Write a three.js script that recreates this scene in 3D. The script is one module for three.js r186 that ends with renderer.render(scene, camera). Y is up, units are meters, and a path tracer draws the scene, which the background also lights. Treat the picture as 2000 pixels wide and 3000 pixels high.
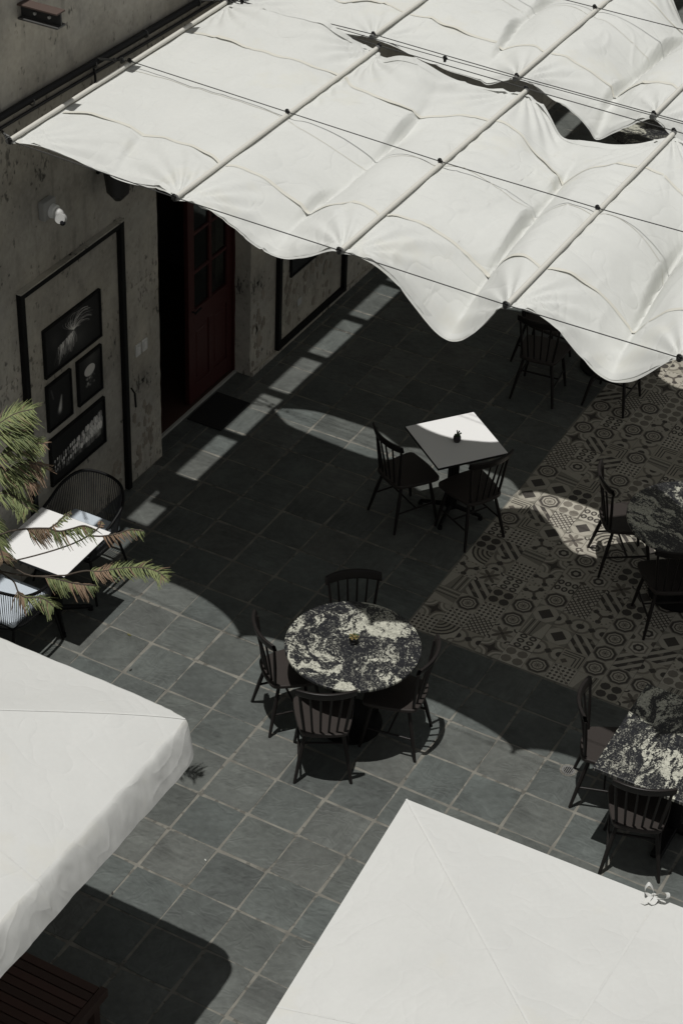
import * as THREE from 'three';
import { mergeGeometries, mergeVertices, toCreasedNormals } from 'three/addons/utils/BufferGeometryUtils.js';
import { RoundedBoxGeometry } from 'three/addons/geometries/RoundedBoxGeometry.js';

// ---------------------------------------------------------------- camera, sky, sun, exposure
const scene = new THREE.Scene();
const camera = new THREE.PerspectiveCamera(28.54, 682 / 1024, 0.1, 400);
camera.position.set(6.353, 10.307, 9.981);
camera.up.set(-0.3143, 0.79995, -0.51116);
camera.lookAt(6.353 - 0.36669, 10.307 - 0.59896, 9.981 - 0.71189);
camera.updateMatrixWorld();

const SKY = 0.205;
{
  const w = 64, h = 32, d = new Float32Array(w * h * 4);
  for (let y = 0; y < h; y++) for (let x = 0; x < w; x++) {
    const el = (y + 0.5) / h * 2 - 1;            // -1 nadir .. 1 zenith
    const t = Math.pow(1 - Math.max(0, el), 3), i = (y * w + x) * 4;
    d[i] = SKY * (0.97 + 0.2 * t); d[i + 1] = SKY * (1.0 + 0.17 * t); d[i + 2] = SKY * (1.04 + 0.1 * t); d[i + 3] = 1;
  }
  const sky = new THREE.DataTexture(d, w, h, THREE.RGBAFormat, THREE.FloatType);
  sky.mapping = THREE.EquirectangularReflectionMapping; sky.magFilter = THREE.LinearFilter; sky.minFilter = THREE.LinearFilter; sky.needsUpdate = true;
  scene.background = sky; scene.environment = sky;
}
const sun = new THREE.DirectionalLight(new THREE.Color(1, 0.985, 0.955), 3.0);
sun.position.set(2 - 0.045 * 30, 30, -2 + 0.135 * 30);
sun.target.position.set(2, 0, -2);
sun.castShadow = true; sun.shadow.radius = 1.0; sun.shadow.mapSize.set(4096, 4096);
Object.assign(sun.shadow.camera, { left: -12, right: 12, top: 14, bottom: -14, near: 1, far: 60 });
scene.add(sun, sun.target);

const renderer = new THREE.WebGLRenderer({ antialias: true });
renderer.setSize(682, 1024);
renderer.toneMapping = THREE.LinearToneMapping; renderer.toneMappingExposure = 1;
renderer.outputColorSpace = THREE.SRGBColorSpace;
renderer.shadowMap.enabled = true;

// ---------------------------------------------------------------- helpers
let seed = 20240;
const rnd = () => { seed |= 0; seed = seed + 0x6D2B79F5 | 0; let t = Math.imul(seed ^ seed >>> 15, 1 | seed); t = t + Math.imul(t ^ t >>> 7, 61 | t) ^ t; return ((t ^ t >>> 14) >>> 0) / 4294967296; };
const rr = (a, b) => a + (b - a) * rnd();
const lerp = (a, b, t) => a + (b - a) * t, clamp = (x, a = 0, b = 1) => Math.min(b, Math.max(a, x));
const sst = (a, b, x) => { const t = clamp((x - a) / (b - a)); return t * t * (3 - 2 * t); };
const V = (x, y, z) => new THREE.Vector3(x, y, z);
// tileable value noise
const PT = new Float32Array(65536); for (let i = 0; i < 65536; i++) PT[i] = rnd();
const hsh = (x, y) => PT[((x * 73 + y * 179 + ((x * y) % 251) * 13) & 65535)];
function vn(x, y, per) {
  const xi = Math.floor(x), yi = Math.floor(y), fx = x - xi, fy = y - yi, m = v => ((v % per) + per) % per;
  const u = fx * fx * (3 - 2 * fx), v = fy * fy * (3 - 2 * fy);
  const x0 = m(xi), x1 = m(xi + 1), y0 = m(yi), y1 = m(yi + 1);
  return lerp(lerp(hsh(x0, y0), hsh(x1, y0), u), lerp(hsh(x0, y1), hsh(x1, y1), u), v);
}
function fbm(x, y, per, oct, gain = 0.5) { let a = 1, s = 0, n = 0; for (let o = 0; o < oct; o++) { s += a * vn(x + o * 17, y + o * 31, per); n += a; a *= gain; x *= 2; y *= 2; per *= 2; } return s / n; }
function tex(w, h, fn, srgb = true) {     // fn(u,v) -> [r,g,b] linear albedo (colour) or value
  const d = new Uint8Array(w * h * 4), enc = c => { c = clamp(c); return srgb ? (c < 0.0031308 ? 12.92 * c : 1.055 * Math.pow(c, 1 / 2.4) - 0.055) : c; };
  for (let y = 0; y < h; y++) for (let x = 0; x < w; x++) {
    let c = fn(x / w, y / h); if (typeof c === 'number') c = [c, c, c];
    const i = (y * w + x) * 4; d[i] = enc(c[0]) * 255 + 0.5; d[i + 1] = enc(c[1]) * 255 + 0.5; d[i + 2] = enc(c[2]) * 255 + 0.5; d[i + 3] = 255;
  }
  const t = new THREE.DataTexture(d, w, h); t.wrapS = t.wrapT = THREE.RepeatWrapping; t.magFilter = THREE.LinearFilter; t.minFilter = THREE.LinearMipmapLinearFilter; t.generateMipmaps = true;
  if (srgb) t.colorSpace = THREE.SRGBColorSpace; t.needsUpdate = true; return t;
}
const rgb = (r, g, b) => new THREE.Color().setRGB(r, g, b);
const mat = (c, rough = 0.8, o = {}) => new THREE.MeshStandardMaterial({ color: Array.isArray(c) ? rgb(...c) : c, roughness: rough, side: THREE.DoubleSide, ...o });
const taken = {};
const numbered = n => { const k = taken[n] = (taken[n] ?? -1) + 1; return k ? `${n}_${String(k).padStart(3, '0')}` : n; };
const shade = o => { o.traverse(m => { if (m.isMesh) { m.castShadow = true; m.receiveShadow = true; } }); return o; };
function mesh(name, geo, m, parent) {
  if (Array.isArray(geo)) geo = mergeGeometries(geo.map(g => { g = g.index ? g.toNonIndexed() : g; for (const k of Object.keys(g.attributes)) if (!['position', 'normal', 'uv'].includes(k)) g.deleteAttribute(k); return g; }));
  const o = new THREE.Mesh(geo, m); o.name = name; o.castShadow = o.receiveShadow = true; if (parent) parent.add(o); return o;
}
function thing(name, label, category, pos = [0, 0, 0], turn = 0, group) {
  const o = new THREE.Group(); o.name = numbered(name); o.position.set(...pos); o.rotation.y = turn; o.userData = { label, category }; if (group) o.userData.group = group; scene.add(o); return o;
}
function one(name, geo, m, label, category, group) { const o = mesh(numbered(name), geo, m, scene); o.userData = { label, category }; if (group) o.userData.group = group; return o; }
function structure(name, geo, m) { const o = geo ? mesh(name, geo, m, scene) : new THREE.Group(); o.name = name; o.userData.kind = 'structure'; if (!geo) scene.add(o); return o; }
function copyOf(src, name, label, pos, turn, group) { const c = src.clone(); c.name = numbered(name); c.userData = { label, category: src.userData.category }; if (group) c.userData.group = group; c.position.set(...pos); c.rotation.y = turn; scene.add(c); return c; }
const box = (w, h, d, x = 0, y = 0, z = 0) => new THREE.BoxGeometry(w, h, d).translate(x, y, z);
const rbox = (w, h, d, r, x = 0, y = 0, z = 0, s = 2) => new RoundedBoxGeometry(w, h, d, s, r).translate(x, y, z);
function rod(a, b, r0, r1 = r0, n = 8) {      // tapered rod between two points
  const d = b.clone().sub(a), L = d.length(), g = new THREE.CylinderGeometry(r1, r0, L, n, 1);
  g.translate(0, L / 2, 0); g.applyQuaternion(new THREE.Quaternion().setFromUnitVectors(V(0, 1, 0), d.normalize())); g.translate(a.x, a.y, a.z); return g;
}
const tube = (pts, r, seg = 24, n = 6) => new THREE.TubeGeometry(new THREE.CatmullRomCurve3(pts), seg, r, n, false);
function grid(nu, nv, fn, uvs = 1, mirror = false) {          // fn(u,v) -> Vector3, uv in metres by optional fn
  const p = [], uv = [], ix = [];
  for (let j = 0; j <= nv; j++) for (let i = 0; i <= nu; i++) { const q = fn(i / nu, j / nv); p.push(q.x, q.y, q.z); uv.push(q.s ?? i / nu * uvs, q.t ?? j / nv * uvs); }
  for (let j = 0; j < nv; j++) for (let i = 0; i < nu; i++) { const a = j * (nu + 1) + i, b = a + 1, c = a + nu + 1, d = c + 1; if (mirror && (i - nu / 2 + .5) * (j - nv / 2 + .5) < 0) ix.push(a, b, c, b, d, c); else ix.push(a, b, d, a, d, c); }
  const g = new THREE.BufferGeometry(); g.setAttribute('position', new THREE.Float32BufferAttribute(p, 3)); g.setAttribute('uv', new THREE.Float32BufferAttribute(uv, 2)); g.setIndex(ix); g.computeVertexNormals(); return g;
}
function ribbon(pts, width, side) {           // flat strip along points, side = function(i) -> unit vector across
  const p = [], uv = [], ix = []; let L = 0;
  pts.forEach((q, i) => { if (i) L += q.distanceTo(pts[i - 1]); const s = side(i).clone().multiplyScalar(width / 2); p.push(q.x - s.x, q.y - s.y, q.z - s.z, q.x + s.x, q.y + s.y, q.z + s.z); uv.push(0, L, width, L); if (i) { const a = i * 2 - 2; ix.push(a, a + 1, a + 3, a, a + 3, a + 2); } });
  const g = new THREE.BufferGeometry(); g.setAttribute('position', new THREE.Float32BufferAttribute(p, 3)); g.setAttribute('uv', new THREE.Float32BufferAttribute(uv, 2)); g.setIndex(ix); g.computeVertexNormals(); return g;
}
function boxUV(g) {                           // uv in metres by dominant normal
  g = g.index ? g.toNonIndexed() : g; const p = g.attributes.position, n = g.attributes.normal, uv = new Float32Array(p.count * 2);
  for (let i = 0; i < p.count; i++) { const ax = Math.abs(n.getX(i)), ay = Math.abs(n.getY(i)), az = Math.abs(n.getZ(i)); const x = p.getX(i), y = p.getY(i), z = p.getZ(i);
    if (ax >= ay && ax >= az) { uv[2 * i] = z; uv[2 * i + 1] = y; } else if (ay >= az) { uv[2 * i] = x; uv[2 * i + 1] = z; } else { uv[2 * i] = x; uv[2 * i + 1] = y; } }
  g.setAttribute('uv', new THREE.BufferAttribute(uv, 2)); return g;
}
function canvasTex(w, h, draw) { const c = document.createElement('canvas'); c.width = w; c.height = h; draw(c.getContext('2d'), w, h); const t = new THREE.CanvasTexture(c); t.colorSpace = THREE.SRGBColorSpace; t.anisotropy = 8; return t; }

// ---------------------------------------------------------------- materials
const slateMap = tex(1024, 1024, (u, v) => {
  const n = fbm(u * 6, v * 6, 6, 6), m = fbm(u * 40, v * 40, 40, 3), w = fbm(u * 4 + 9, v * 4, 4, 4);
  const vein = Math.pow(1 - Math.abs(2 * fbm(u * 5 + w * 2.2, v * 5 + n * 2, 5, 4) - 1), 22);
  const k = 0.58 + 0.58 * n + 0.34 * (m - 0.5) + 0.28 * vein * fbm(u * 9, v * 9, 9, 2) + 0.42 * (fbm(u * 10 + 2 * w, v * 90 + 3 * n, 90, 3) - 0.5) * sst(.45, .65, fbm(u * 3 + 1, v * 3, 3, 3));
  return [0.628 * k, 0.648 * k, 0.63 * k];
});
const slateBump = tex(1024, 1024, (u, v) => { const w = fbm(u * 4, v * 4, 4, 4), r = fbm(u * 7 + 3 * w, v * 7 - 2 * w, 7, 4); return clamp(0.6 * Math.abs(((r * 6) % 1) - 0.5) * 2 * 0.6 + 0.4 * fbm(u * 50, v * 50, 50, 3)); }, false);
const slateTints = [[.150, .160, .152], [.163, .169, .159], [.139, .151, .145], [.168, .171, .160], [.131, .140, .134], [.146, .159, .153], [.155, .159, .150], [.142, .149, .140]];
const slateM = slateTints.map(c => mat(c, 0.62, { map: slateMap, bumpMap: slateBump, bumpScale: 0.005 }));
const groutMap = tex(512, 512, (u, v) => { const k = 0.55 + 0.75 * fbm(u * 12, v * 12, 12, 5); const d = sst(0.62, 0.75, fbm(u * 20 + 5, v * 20, 20, 3)); return [0.72 * k * (1 - 0.4 * d), 0.70 * k * (1 - 0.4 * d), 0.64 * k * (1 - 0.4 * d)]; });
const groutM = mat([.262, .258, .243], 0.95, { map: groutMap, bumpMap: groutMap, bumpScale: 0.004 });
const plasterMap = tex(1024, 1024, (u, v) => {
  const big = fbm(u * 4, v * 4, 4, 5), fine = fbm(u * 60, v * 60, 60, 3);
  const pit = sst(0.61, 0.74, fbm(u * 64 + 3, v * 32, 64, 3, .7) * 0.62 + 0.38 * fbm(u * 6, v * 6, 6, 3));
  const streak = sst(0.56, 0.8, fbm(u * 24, v * 6, 24, 5));
  let k = 0.60 + 0.72 * big + 0.26 * (fine - 0.5) - 0.18 * streak - 0.55 * pit;
  const warm = fbm(u * 3 + 7, v * 3, 3, 4);
  return [k * (0.66 + 0.05 * warm), k * (0.645 + 0.015 * warm), k * (0.615 - 0.05 * warm)];
});
const plasterBump = tex(1024, 1024, (u, v) => clamp(0.75 * fbm(u * 24, v * 24, 24, 5) + 0.25 - 0.5 * sst(0.66, 0.80, fbm(u * 64 + 3, v * 32, 64, 3, .7) * 0.62 + 0.38 * fbm(u * 6, v * 6, 6, 3))), false);
for (const t of [plasterMap, plasterBump]) t.repeat.set(1 / 1.9, 1 / 1.9);
const plasterM = mat([.545, .535, .505], 0.95, { map: plasterMap, bumpMap: plasterBump, bumpScale: 0.012 });
const stainMap = tex(256, 256, (u, v) => { const n = fbm(u * 6, v * 6, 6, 5); const k = 0.5 + 0.9 * n; return [0.28 * k, 0.255 * k, 0.22 * k]; });
const stainM = mat([1, .97, .92], 0.97, { map: stainMap, bumpMap: stainMap, bumpScale: 0.008 });
const clothMap = tex(512, 512, (u, v) => { const k = 0.93 + 0.09 * fbm(u * 5, v * 5, 5, 5) + 0.03 * (fbm(u * 90, v * 90, 90, 2) - 0.5); const st = sst(0.63, 0.8, fbm(u * 7 + 4, v * 7, 7, 4)); return [0.93 * k, (0.93 - 0.008 * st) * k, (0.905 - 0.03 * st) * k]; });
const clothBump = tex(512, 512, (u, v) => { const w = fbm(u * 3, v * 3, 3, 3), r = 1 - Math.abs(2 * fbm(u * 4 + 2 * w, v * 7 + 2 * w, 28, 3) - 1), r2 = 1 - Math.abs(2 * fbm(u * 9 - 2 * w + 5, v * 5 + 3 * w, 45, 3) - 1); return clamp(0.45 * fbm(u * 6, v * 6, 6, 4) + 0.30 * Math.pow(r, 9) + 0.22 * Math.pow(r2, 12) + 0.15 * fbm(u * 24, v * 24, 24, 3)); }, false);
for (const t of [clothMap, clothBump]) t.repeat.set(1 / 1.7, 1 / 1.7);
const canvasM = new THREE.MeshPhysicalMaterial({ color: rgb(.725, .73, .715), roughness: .95, transmission: .085, thickness: 0, specularIntensity: .4, side: THREE.DoubleSide, map: clothMap, bumpMap: clothBump, bumpScale: 0.012 });
const brollyM = mat([.66, .66, .65], 0.88, { map: clothMap, bumpMap: clothBump, bumpScale: 0.006 });
const tapeM = mat([.60, .585, .52], 0.9), poleM = mat([.60, .585, .53], 0.6);
const ropeM = mat([.05, .05, .048], 0.8), clampM = mat([.018, .018, .018], 0.5, { metalness: 0.3 });
const pmat = (c, r, sp) => new THREE.MeshPhysicalMaterial({ color: rgb(...c), roughness: r, specularIntensity: sp, side: THREE.DoubleSide });
const blackWood = pmat([.018, .0155, .0145], 0.36, .45), sunlitSeatWood = pmat([.040, .034, .031], 0.42, .45), blackMetal = pmat([.007, .007, .007], 0.5, .35), blackPlastic = pmat([.012, .012, .0125], 0.5, .5);  // seat tone lighter than the frame: sun on upward faces put into colour
const rustM = mat([.075, .05, .04], 0.85), dustM = mat([.20, .195, .18], 0.95);
const whiteTop = mat([.80, .795, .78], 0.42), cushionM = mat([.50, .55, .60], 0.95, { bumpMap: clothBump, bumpScale: 0.006 });
const redPaint = mat([.048, .009, .0078], 0.45, { bumpMap: slateBump, bumpScale: 0.001 });
const glassM = new THREE.MeshPhysicalMaterial({ color: rgb(.6, .65, .64), roughness: 0.06, transmission: 1, thickness: 0, side: THREE.DoubleSide });
const whitePlastic = mat([.72, .72, .70], 0.4), lensM = mat([.01, .01, .012], 0.08);
const granite = (sd, sx) => {
  const f = (u, v) => { u += sd * 0.37; const a = fbm(u * 4, v * 4, 64, 4), b = fbm(u * 4 + 7.7, v * 4 + 3.1, 64, 4);
    const x = u * 24 * sx + 7 * a, y = v * 11 + 7 * b; const t = fbm(x, y, 256, 6, 0.62); const r = 1 - Math.abs(2 * fbm(x * 2.2 + 4, y * 2.2, 512, 5, 0.6) - 1);
    const patch = sst(0.40, 0.60, fbm(u * 5.6 + 3 * a, v * 4.4 + 2.8 * b + sd, 64, 4));
    const sp = fbm(u * 120, v * 120, 512, 3, 0.75);
    let w = sst(0.505, 0.645, t + 0.16 * (patch - 0.5) + 0.42 * (sp - 0.5)) * (0.42 + 0.58 * patch) + 0.32 * sst(0.88, 0.985, r) * sst(0.42, 0.62, sp);
    w = clamp(w * (0.62 + 0.8 * sst(.3, .62, sp))); const g = 0.75 + 0.5 * fbm(u * 60, v * 60, 512, 2);
    return [lerp(0.016, 0.47, w) * g, lerp(0.0165, 0.465, w) * g, lerp(0.019, 0.39, w) * g]; };
  const m = tex(1024, 1024, f); return mat([1, 1, 1], 0.34, { map: m });
};
const graniteA = granite(1, 0.7), graniteB = granite(4, 1.2);

// ---------------------------------------------------------------- ground and slate pavement
const WALL = -1.708, PX = 0.4, PZ = 0.4044, CX = 1.206, CZ = -1.224;
structure('ground', new THREE.PlaneGeometry(160, 160).rotateX(-Math.PI / 2).translate(0, -0.06, 0), mat([.12, .115, .105], 0.95));
const pavement = structure('pavement');
{
  const bed = new THREE.PlaneGeometry(13.6, 30).rotateX(-Math.PI / 2).translate(4.9, -0.0045, -6.5); mesh('grout_bed', boxUV(bed), groutM, pavement).material = groutM;
  groutMap.repeat.set(1 / 0.9, 1 / 0.9);
  const variants = [], NV = 28;
  const tileGeo = (w, d) => {                   // ragged-edged slate with a chamfer, 40-odd triangles
    const ring = [], n = 3, j = 0.0024;
    for (let s = 0; s < 4; s++) for (let k = 0; k < n; k++) { const t = k / n, c = k === 0 ? rr(0.002, 0.007) : 0; let x, z;
      if (s === 0) { x = -w / 2 + w * t; z = -d / 2; } else if (s === 1) { x = w / 2; z = -d / 2 + d * t; } else if (s === 2) { x = w / 2 - w * t; z = d / 2; } else { x = -w / 2; z = d / 2 - d * t; }
      ring.push([x - Math.sign(x) * c + rr(-j, j), z - Math.sign(z) * c + rr(-j, j)]); }
    const p = [], uv = [], ix = [], ou = rr(0, 1), ov = rr(0, 1), q = Math.floor(rr(0, 4)), cs = [1, 0, -1, 0][q], sn = [0, 1, 0, -1][q];
    const add = (x, y, z) => { p.push(x, y, z); uv.push(ou + (x * cs - z * sn) / 1.5, ov + (x * sn + z * cs) / 1.5); };
    add(0, 0.0004, 0); const tx = rr(-.0022, .0022), tz = rr(-.0022, .0022);
    for (const [x, z] of ring) add(x * 0.985, tx * x / w + tz * z / d, z * 0.985);
    for (const [x, z] of ring) add(x, -0.0035, z);
    const N = ring.length;
    for (let i = 0; i < N; i++) { const a = 1 + i, b = 1 + (i + 1) % N; ix.push(0, b, a, a, b, b + N, a, b + N, a + N); }
    const g = new THREE.BufferGeometry(); g.setAttribute('position', new THREE.Float32BufferAttribute(p, 3)); g.setAttribute('uv', new THREE.Float32BufferAttribute(uv, 2)); g.setIndex(ix); g.computeVertexNormals(); return g;
  };
  for (let i = 0; i < NV; i++) variants.push(tileGeo(PX - rr(.008, .020), PZ - rr(.008, .020)));
  const eye = camera.position, hid = (x, z, y, x0, x1, z0, z1) => { const t = (y - eye.y) / -eye.y, X = lerp(eye.x, x, t), Z = lerp(eye.z, z, t); return X > x0 && X < x1 && Z > z0 && Z < z1; };
  const seen = (x, z, m = 0.06) => { const q = V(x, 0, z).project(camera); if (Math.abs(q.x) > 1 + m || Math.abs(q.y) > 1 + m * 0.7) return false;
    return !(hid(x, z, 4, -1.3, 6, -5.3, -0.15) || hid(x, z, 2.4, -1.2, 1.6, 2.85, 5.6) || hid(x, z, 2.4, 3.25, 6, 2.85, 5.6)); };
  const rest = []; let count = 0;
  for (let i = -5; i < 26; i++) for (let k = -14; k < 44; k++) {
    let x0 = i * PX, x1 = x0 + PX, z1 = -k * PZ, z0 = z1 - PZ; if (x0 > CX - 0.1 && z0 < CZ - 0.1) continue;
    if (x1 < WALL - 0.2) continue;
    const x = (x0 + x1) / 2, z = (z0 + z1) / 2; let g = variants[Math.floor(rnd() * NV)]; const m = slateM[Math.floor(rnd() * slateM.length)];
    let px = x; if (x0 < WALL) { if (x1 < WALL + 0.02) continue; const w = x1 - WALL; g = tileGeo(w - 0.014, PZ - 0.014); px = WALL + w / 2; }
    const sx = rr(-.004, .004), sz = rr(-.004, .004);
    if (seen(x, z) && count < 300) { const o = mesh(`slate_tile${count ? '_' + String(count).padStart(3, '0') : ''}`, g, m, pavement); o.position.set(px + sx, rr(-.0008, .0008), z + sz); count++; }
    else rest.push(g.clone().translate(px + sx, 0, z + sz));
  }
  mesh('slate_tile_rest', mergeGeometries(rest), slateM[1], pavement).userData.kind = 'stuff';
  console.log('slate tiles', count, rest.length);

  // patterned cement tiles
  const BE = '#b3afa4', BE2 = '#a8a498', DK = '#47433f', MD = '#807b72', BR = '#605a53', LT = '#bfbbb0', SG = '#8c897f';
  const poly = (c, pts, f) => { c.fillStyle = f; c.beginPath(); pts.forEach(([x, y], i) => i ? c.lineTo(x, y) : c.moveTo(x, y)); c.closePath(); c.fill(); };
  const ngon = (x, y, r, n, a0 = 0) => Array.from({ length: n }, (_, i) => [x + r * Math.cos(a0 + i * 2 * Math.PI / n), y + r * Math.sin(a0 + i * 2 * Math.PI / n)]);
  const disc = (c, x, y, r, f, ry = r, a = 0) => { poly(c, Array.from({ length: 24 }, (_, i) => { const t = i * Math.PI / 12, px = r * Math.cos(t), py = ry * Math.sin(t); return [x + px * Math.cos(a) - py * Math.sin(a), y + px * Math.sin(a) + py * Math.cos(a)]; }), f); };
  const ln = (c, x0, y0, x1, y1, w, f) => { const dx = x1 - x0, dy = y1 - y0, L = Math.hypot(dx, dy) || 1, nx = -dy / L * w / 2, ny = dx / L * w / 2; poly(c, [[x0 + nx, y0 + ny], [x1 + nx, y1 + ny], [x1 - nx, y1 - ny], [x0 - nx, y0 - ny]], f); };
  const S = 160, pats = [
    c => { poly(c, ngon(80, 80, 82, 8, Math.PI / 8), MD); poly(c, ngon(80, 80, 74, 8, Math.PI / 8), DK); poly(c, ngon(80, 80, 58, 8, Math.PI / 8), BE); poly(c, ngon(80, 80, 46, 8, Math.PI / 8), BR); poly(c, ngon(80, 80, 36, 8, Math.PI / 8), BE); for (let i = 0; i < 8; i++) disc(c, 80 + 17 * Math.cos(i * Math.PI / 4), 80 + 17 * Math.sin(i * Math.PI / 4), 9, MD, 5, i * Math.PI / 4); disc(c, 80, 80, 7, DK); },
    c => { for (const [x, y] of [[40, 40], [120, 40], [40, 120], [120, 120]]) poly(c, ngon(x, y, 36, 8, .39), MD); poly(c, ngon(80, 80, 16, 4), LT); },
    c => { for (const [x, y] of [[42, 42], [118, 42], [42, 118], [118, 118]]) poly(c, ngon(x, y, 35, 8, .39), DK); },
    c => { poly(c, ngon(80, 80, 58, 4), DK); for (const [x, y] of [[0, 0], [160, 0], [0, 160], [160, 160]]) poly(c, ngon(x, y, 44, 4), SG); },
    c => { for (let i = -3; i <= 3; i++) { ln(c, 80 + i * 36 - 90, 170, 80 + i * 36 + 90, -10, 8, DK); } for (let i = -3; i <= 3; i++) ln(c, 80 + i * 36 - 90, -10, 80 + i * 36 + 90, 170, 8, BR); },
    c => { disc(c, 80, 80, 80, MD); for (const [x, y] of [[0, 0], [160, 0], [0, 160], [160, 160]]) { disc(c, x, y, 70, LT); disc(c, x, y, 54, SG); disc(c, x, y, 40, BE); } poly(c, [[80, 18], [96, 64], [142, 80], [96, 96], [80, 142], [64, 96], [18, 80], [64, 64]], DK); },
    c => { for (let i = 0; i < 4; i++) for (let j = 0; j < 4; j++) poly(c, (i + j) % 2 ? [[i * 40, j * 40], [i * 40 + 40, j * 40], [i * 40, j * 40 + 40]] : [[i * 40 + 40, j * 40 + 40], [i * 40, j * 40 + 40], [i * 40 + 40, j * 40]], (i * 3 + j) % 4 ? DK : MD); },
    c => { for (const r of [150, 118, 86, 54]) { disc(c, 0, 160, r, DK); disc(c, 0, 160, r - 14, BE2); } disc(c, 0, 160, 30, MD); disc(c, 160, 0, 40, MD); disc(c, 160, 0, 26, BE); },
    c => { for (let k = 0; k < 3; k++) { const o = k * 22; ln(c, 10 + o, 150, 10 + o, 20 + o, 8, DK); ln(c, 10 + o, 20 + o, 150, 20 + o, 8, DK); } poly(c, ngon(118, 118, 26, 4), BR); },
    c => { for (let i = 0; i < 8; i++) disc(c, 80 + 42 * Math.cos(i * Math.PI / 4), 80 + 42 * Math.sin(i * Math.PI / 4), 34, i % 2 ? BR : MD, 13, i * Math.PI / 4); disc(c, 80, 80, 14, DK); for (const [x, y] of [[0, 0], [160, 0], [0, 160], [160, 160]]) { disc(c, x, y, 30, DK); disc(c, x, y, 18, LT); } },
    c => { for (let y = 0; y < 160; y += 32) for (let x = 0; x < 160; x += 32) { poly(c, ngon(x + 16, y + 16, 13, 4), (x + y) % 64 ? DK : BR); } ln(c, 0, 0, 160, 160, 5, MD); },
    c => { poly(c, [[0, 0], [160, 0], [160, 160], [0, 160]], SG); poly(c, [[0, 130], [160, 90], [160, 160], [0, 160]], BE); for (let i = 0; i < 4; i++) ln(c, 0, 20 + i * 20, 160, 10 + i * 20, 7, i % 2 ? DK : LT); },
    c => { for (const a of [0, 1, 2]) { const t = a * 2.094 + .5; ln(c, 80, 80, 80 + 70 * Math.cos(t), 80 + 70 * Math.sin(t), 20, BR); disc(c, 80 + 60 * Math.cos(t), 80 + 60 * Math.sin(t), 20, DK); } for (const r of [78]) for (let i = 0; i < 16; i++) disc(c, 80 + r * Math.cos(i * .3927), 80 + r * Math.sin(i * .3927), 7, MD); },
    c => { for (let i = 0; i < 3; i++) { const y = 30 + i * 50; disc(c, 46, y, 26, DK, 22); disc(c, 46, y, 13, BE, 10); disc(c, 112, y, 26, DK, 22); disc(c, 112, y, 13, BE, 10); } ln(c, 0, 5, 160, 5, 8, BR); ln(c, 0, 155, 160, 155, 8, BR); },
    c => { disc(c, 0, 80, 76, MD); disc(c, 0, 80, 58, BE); disc(c, 160, 80, 76, MD); disc(c, 160, 80, 58, BE); poly(c, ngon(80, 80, 28, 4), DK); disc(c, 0, 80, 26, DK); disc(c, 160, 80, 26, DK); },
    c => { poly(c, ngon(80, 80, 70, 6), MD); poly(c, ngon(80, 80, 56, 6), LT); poly(c, ngon(80, 80, 40, 6, .5), DK); poly(c, ngon(80, 80, 20, 6), BE); for (const [x, y] of [[0, 0], [160, 0], [0, 160], [160, 160]]) poly(c, ngon(x, y, 26, 6), BR); },
  ];
  const patM = pats.map((f, i) => mat([.80, .785, .755], 0.7, { map: canvasTex(S, S, c => { c.fillStyle = [BE, LT, BE2][i % 3]; c.fillRect(0, 0, S, S); f(c); for (let k = 0; k < 380; k++) { c.fillStyle = `rgba(${k % 2 ? '205,198,184' : '60,55,50'},${rr(.04, .16)})`; const s = rr(1, 5); c.fillRect(rr(0, S), rr(0, S), s, rr(1, 4)); } }), bumpMap: groutMap, bumpScale: 0.0008 }));
  const cg = (() => { const w = 0.1975, h = 0.1995, b = 0.0015; const g = new THREE.BufferGeometry(), p = [], uv = [], ix = []; const R = [[-1, -1], [1, -1], [1, 1], [-1, 1]];
    for (const [a, c] of R) { p.push(a * (w / 2 - b), 0, c * (h / 2 - b)); uv.push((a + 1) / 2, (c + 1) / 2); } for (const [a, c] of R) { p.push(a * w / 2, -0.003, c * h / 2); uv.push((a + 1) / 2, (c + 1) / 2); }
    ix.push(0, 2, 1, 0, 3, 2); for (let i = 0; i < 4; i++) { const j = (i + 1) % 4; ix.push(i, j, j + 4, i, j + 4, i + 4); } g.setAttribute('position', new THREE.Float32BufferAttribute(p, 3)); g.setAttribute('uv', new THREE.Float32BufferAttribute(uv, 2)); g.setIndex(ix); const n = g.toNonIndexed(); n.computeVertexNormals(); return n; })();
  const rot = [0, 1, 2, 3].map(k => cg.clone().rotateY(k * Math.PI / 2)); rot.forEach((g, k) => { if (k % 2) g.scale(0.1975 / 0.1995, 1, 0.1995 / 0.1975); });
  const carpet = structure('patterned_floor'); const restP = pats.map(() => []); let n = 0;
  for (let i = 0; i < 26; i++) for (let k = 0; k < 46; k++) {
    const x = CX + (i + .5) * 0.2, z = CZ - (k + .5) * 0.2022; let h = (i * 7 + k * 11 + ((i * k) % 5) * 3 + Math.floor(rnd() * 3) * 5) % 16; if (rnd() < .13) h = 0;
    const g = rot[Math.floor(rnd() * 4)];
    if (seen(x, z, 0.03) && n < 300) { const o = mesh(`cement_tile${n ? '_' + String(n).padStart(3, '0') : ''}`, g, patM[h], carpet); o.position.set(x, rr(-.0006, .0006), z); n++; }
    else restP[h].push(g.clone().translate(x, 0, z));
  }
  restP.forEach((l, i) => { if (l.length) mesh('cement_tile_rest', mergeGeometries(l), patM[i], carpet).userData.kind = 'stuff'; });
  console.log('cement tiles', n);
}
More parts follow.
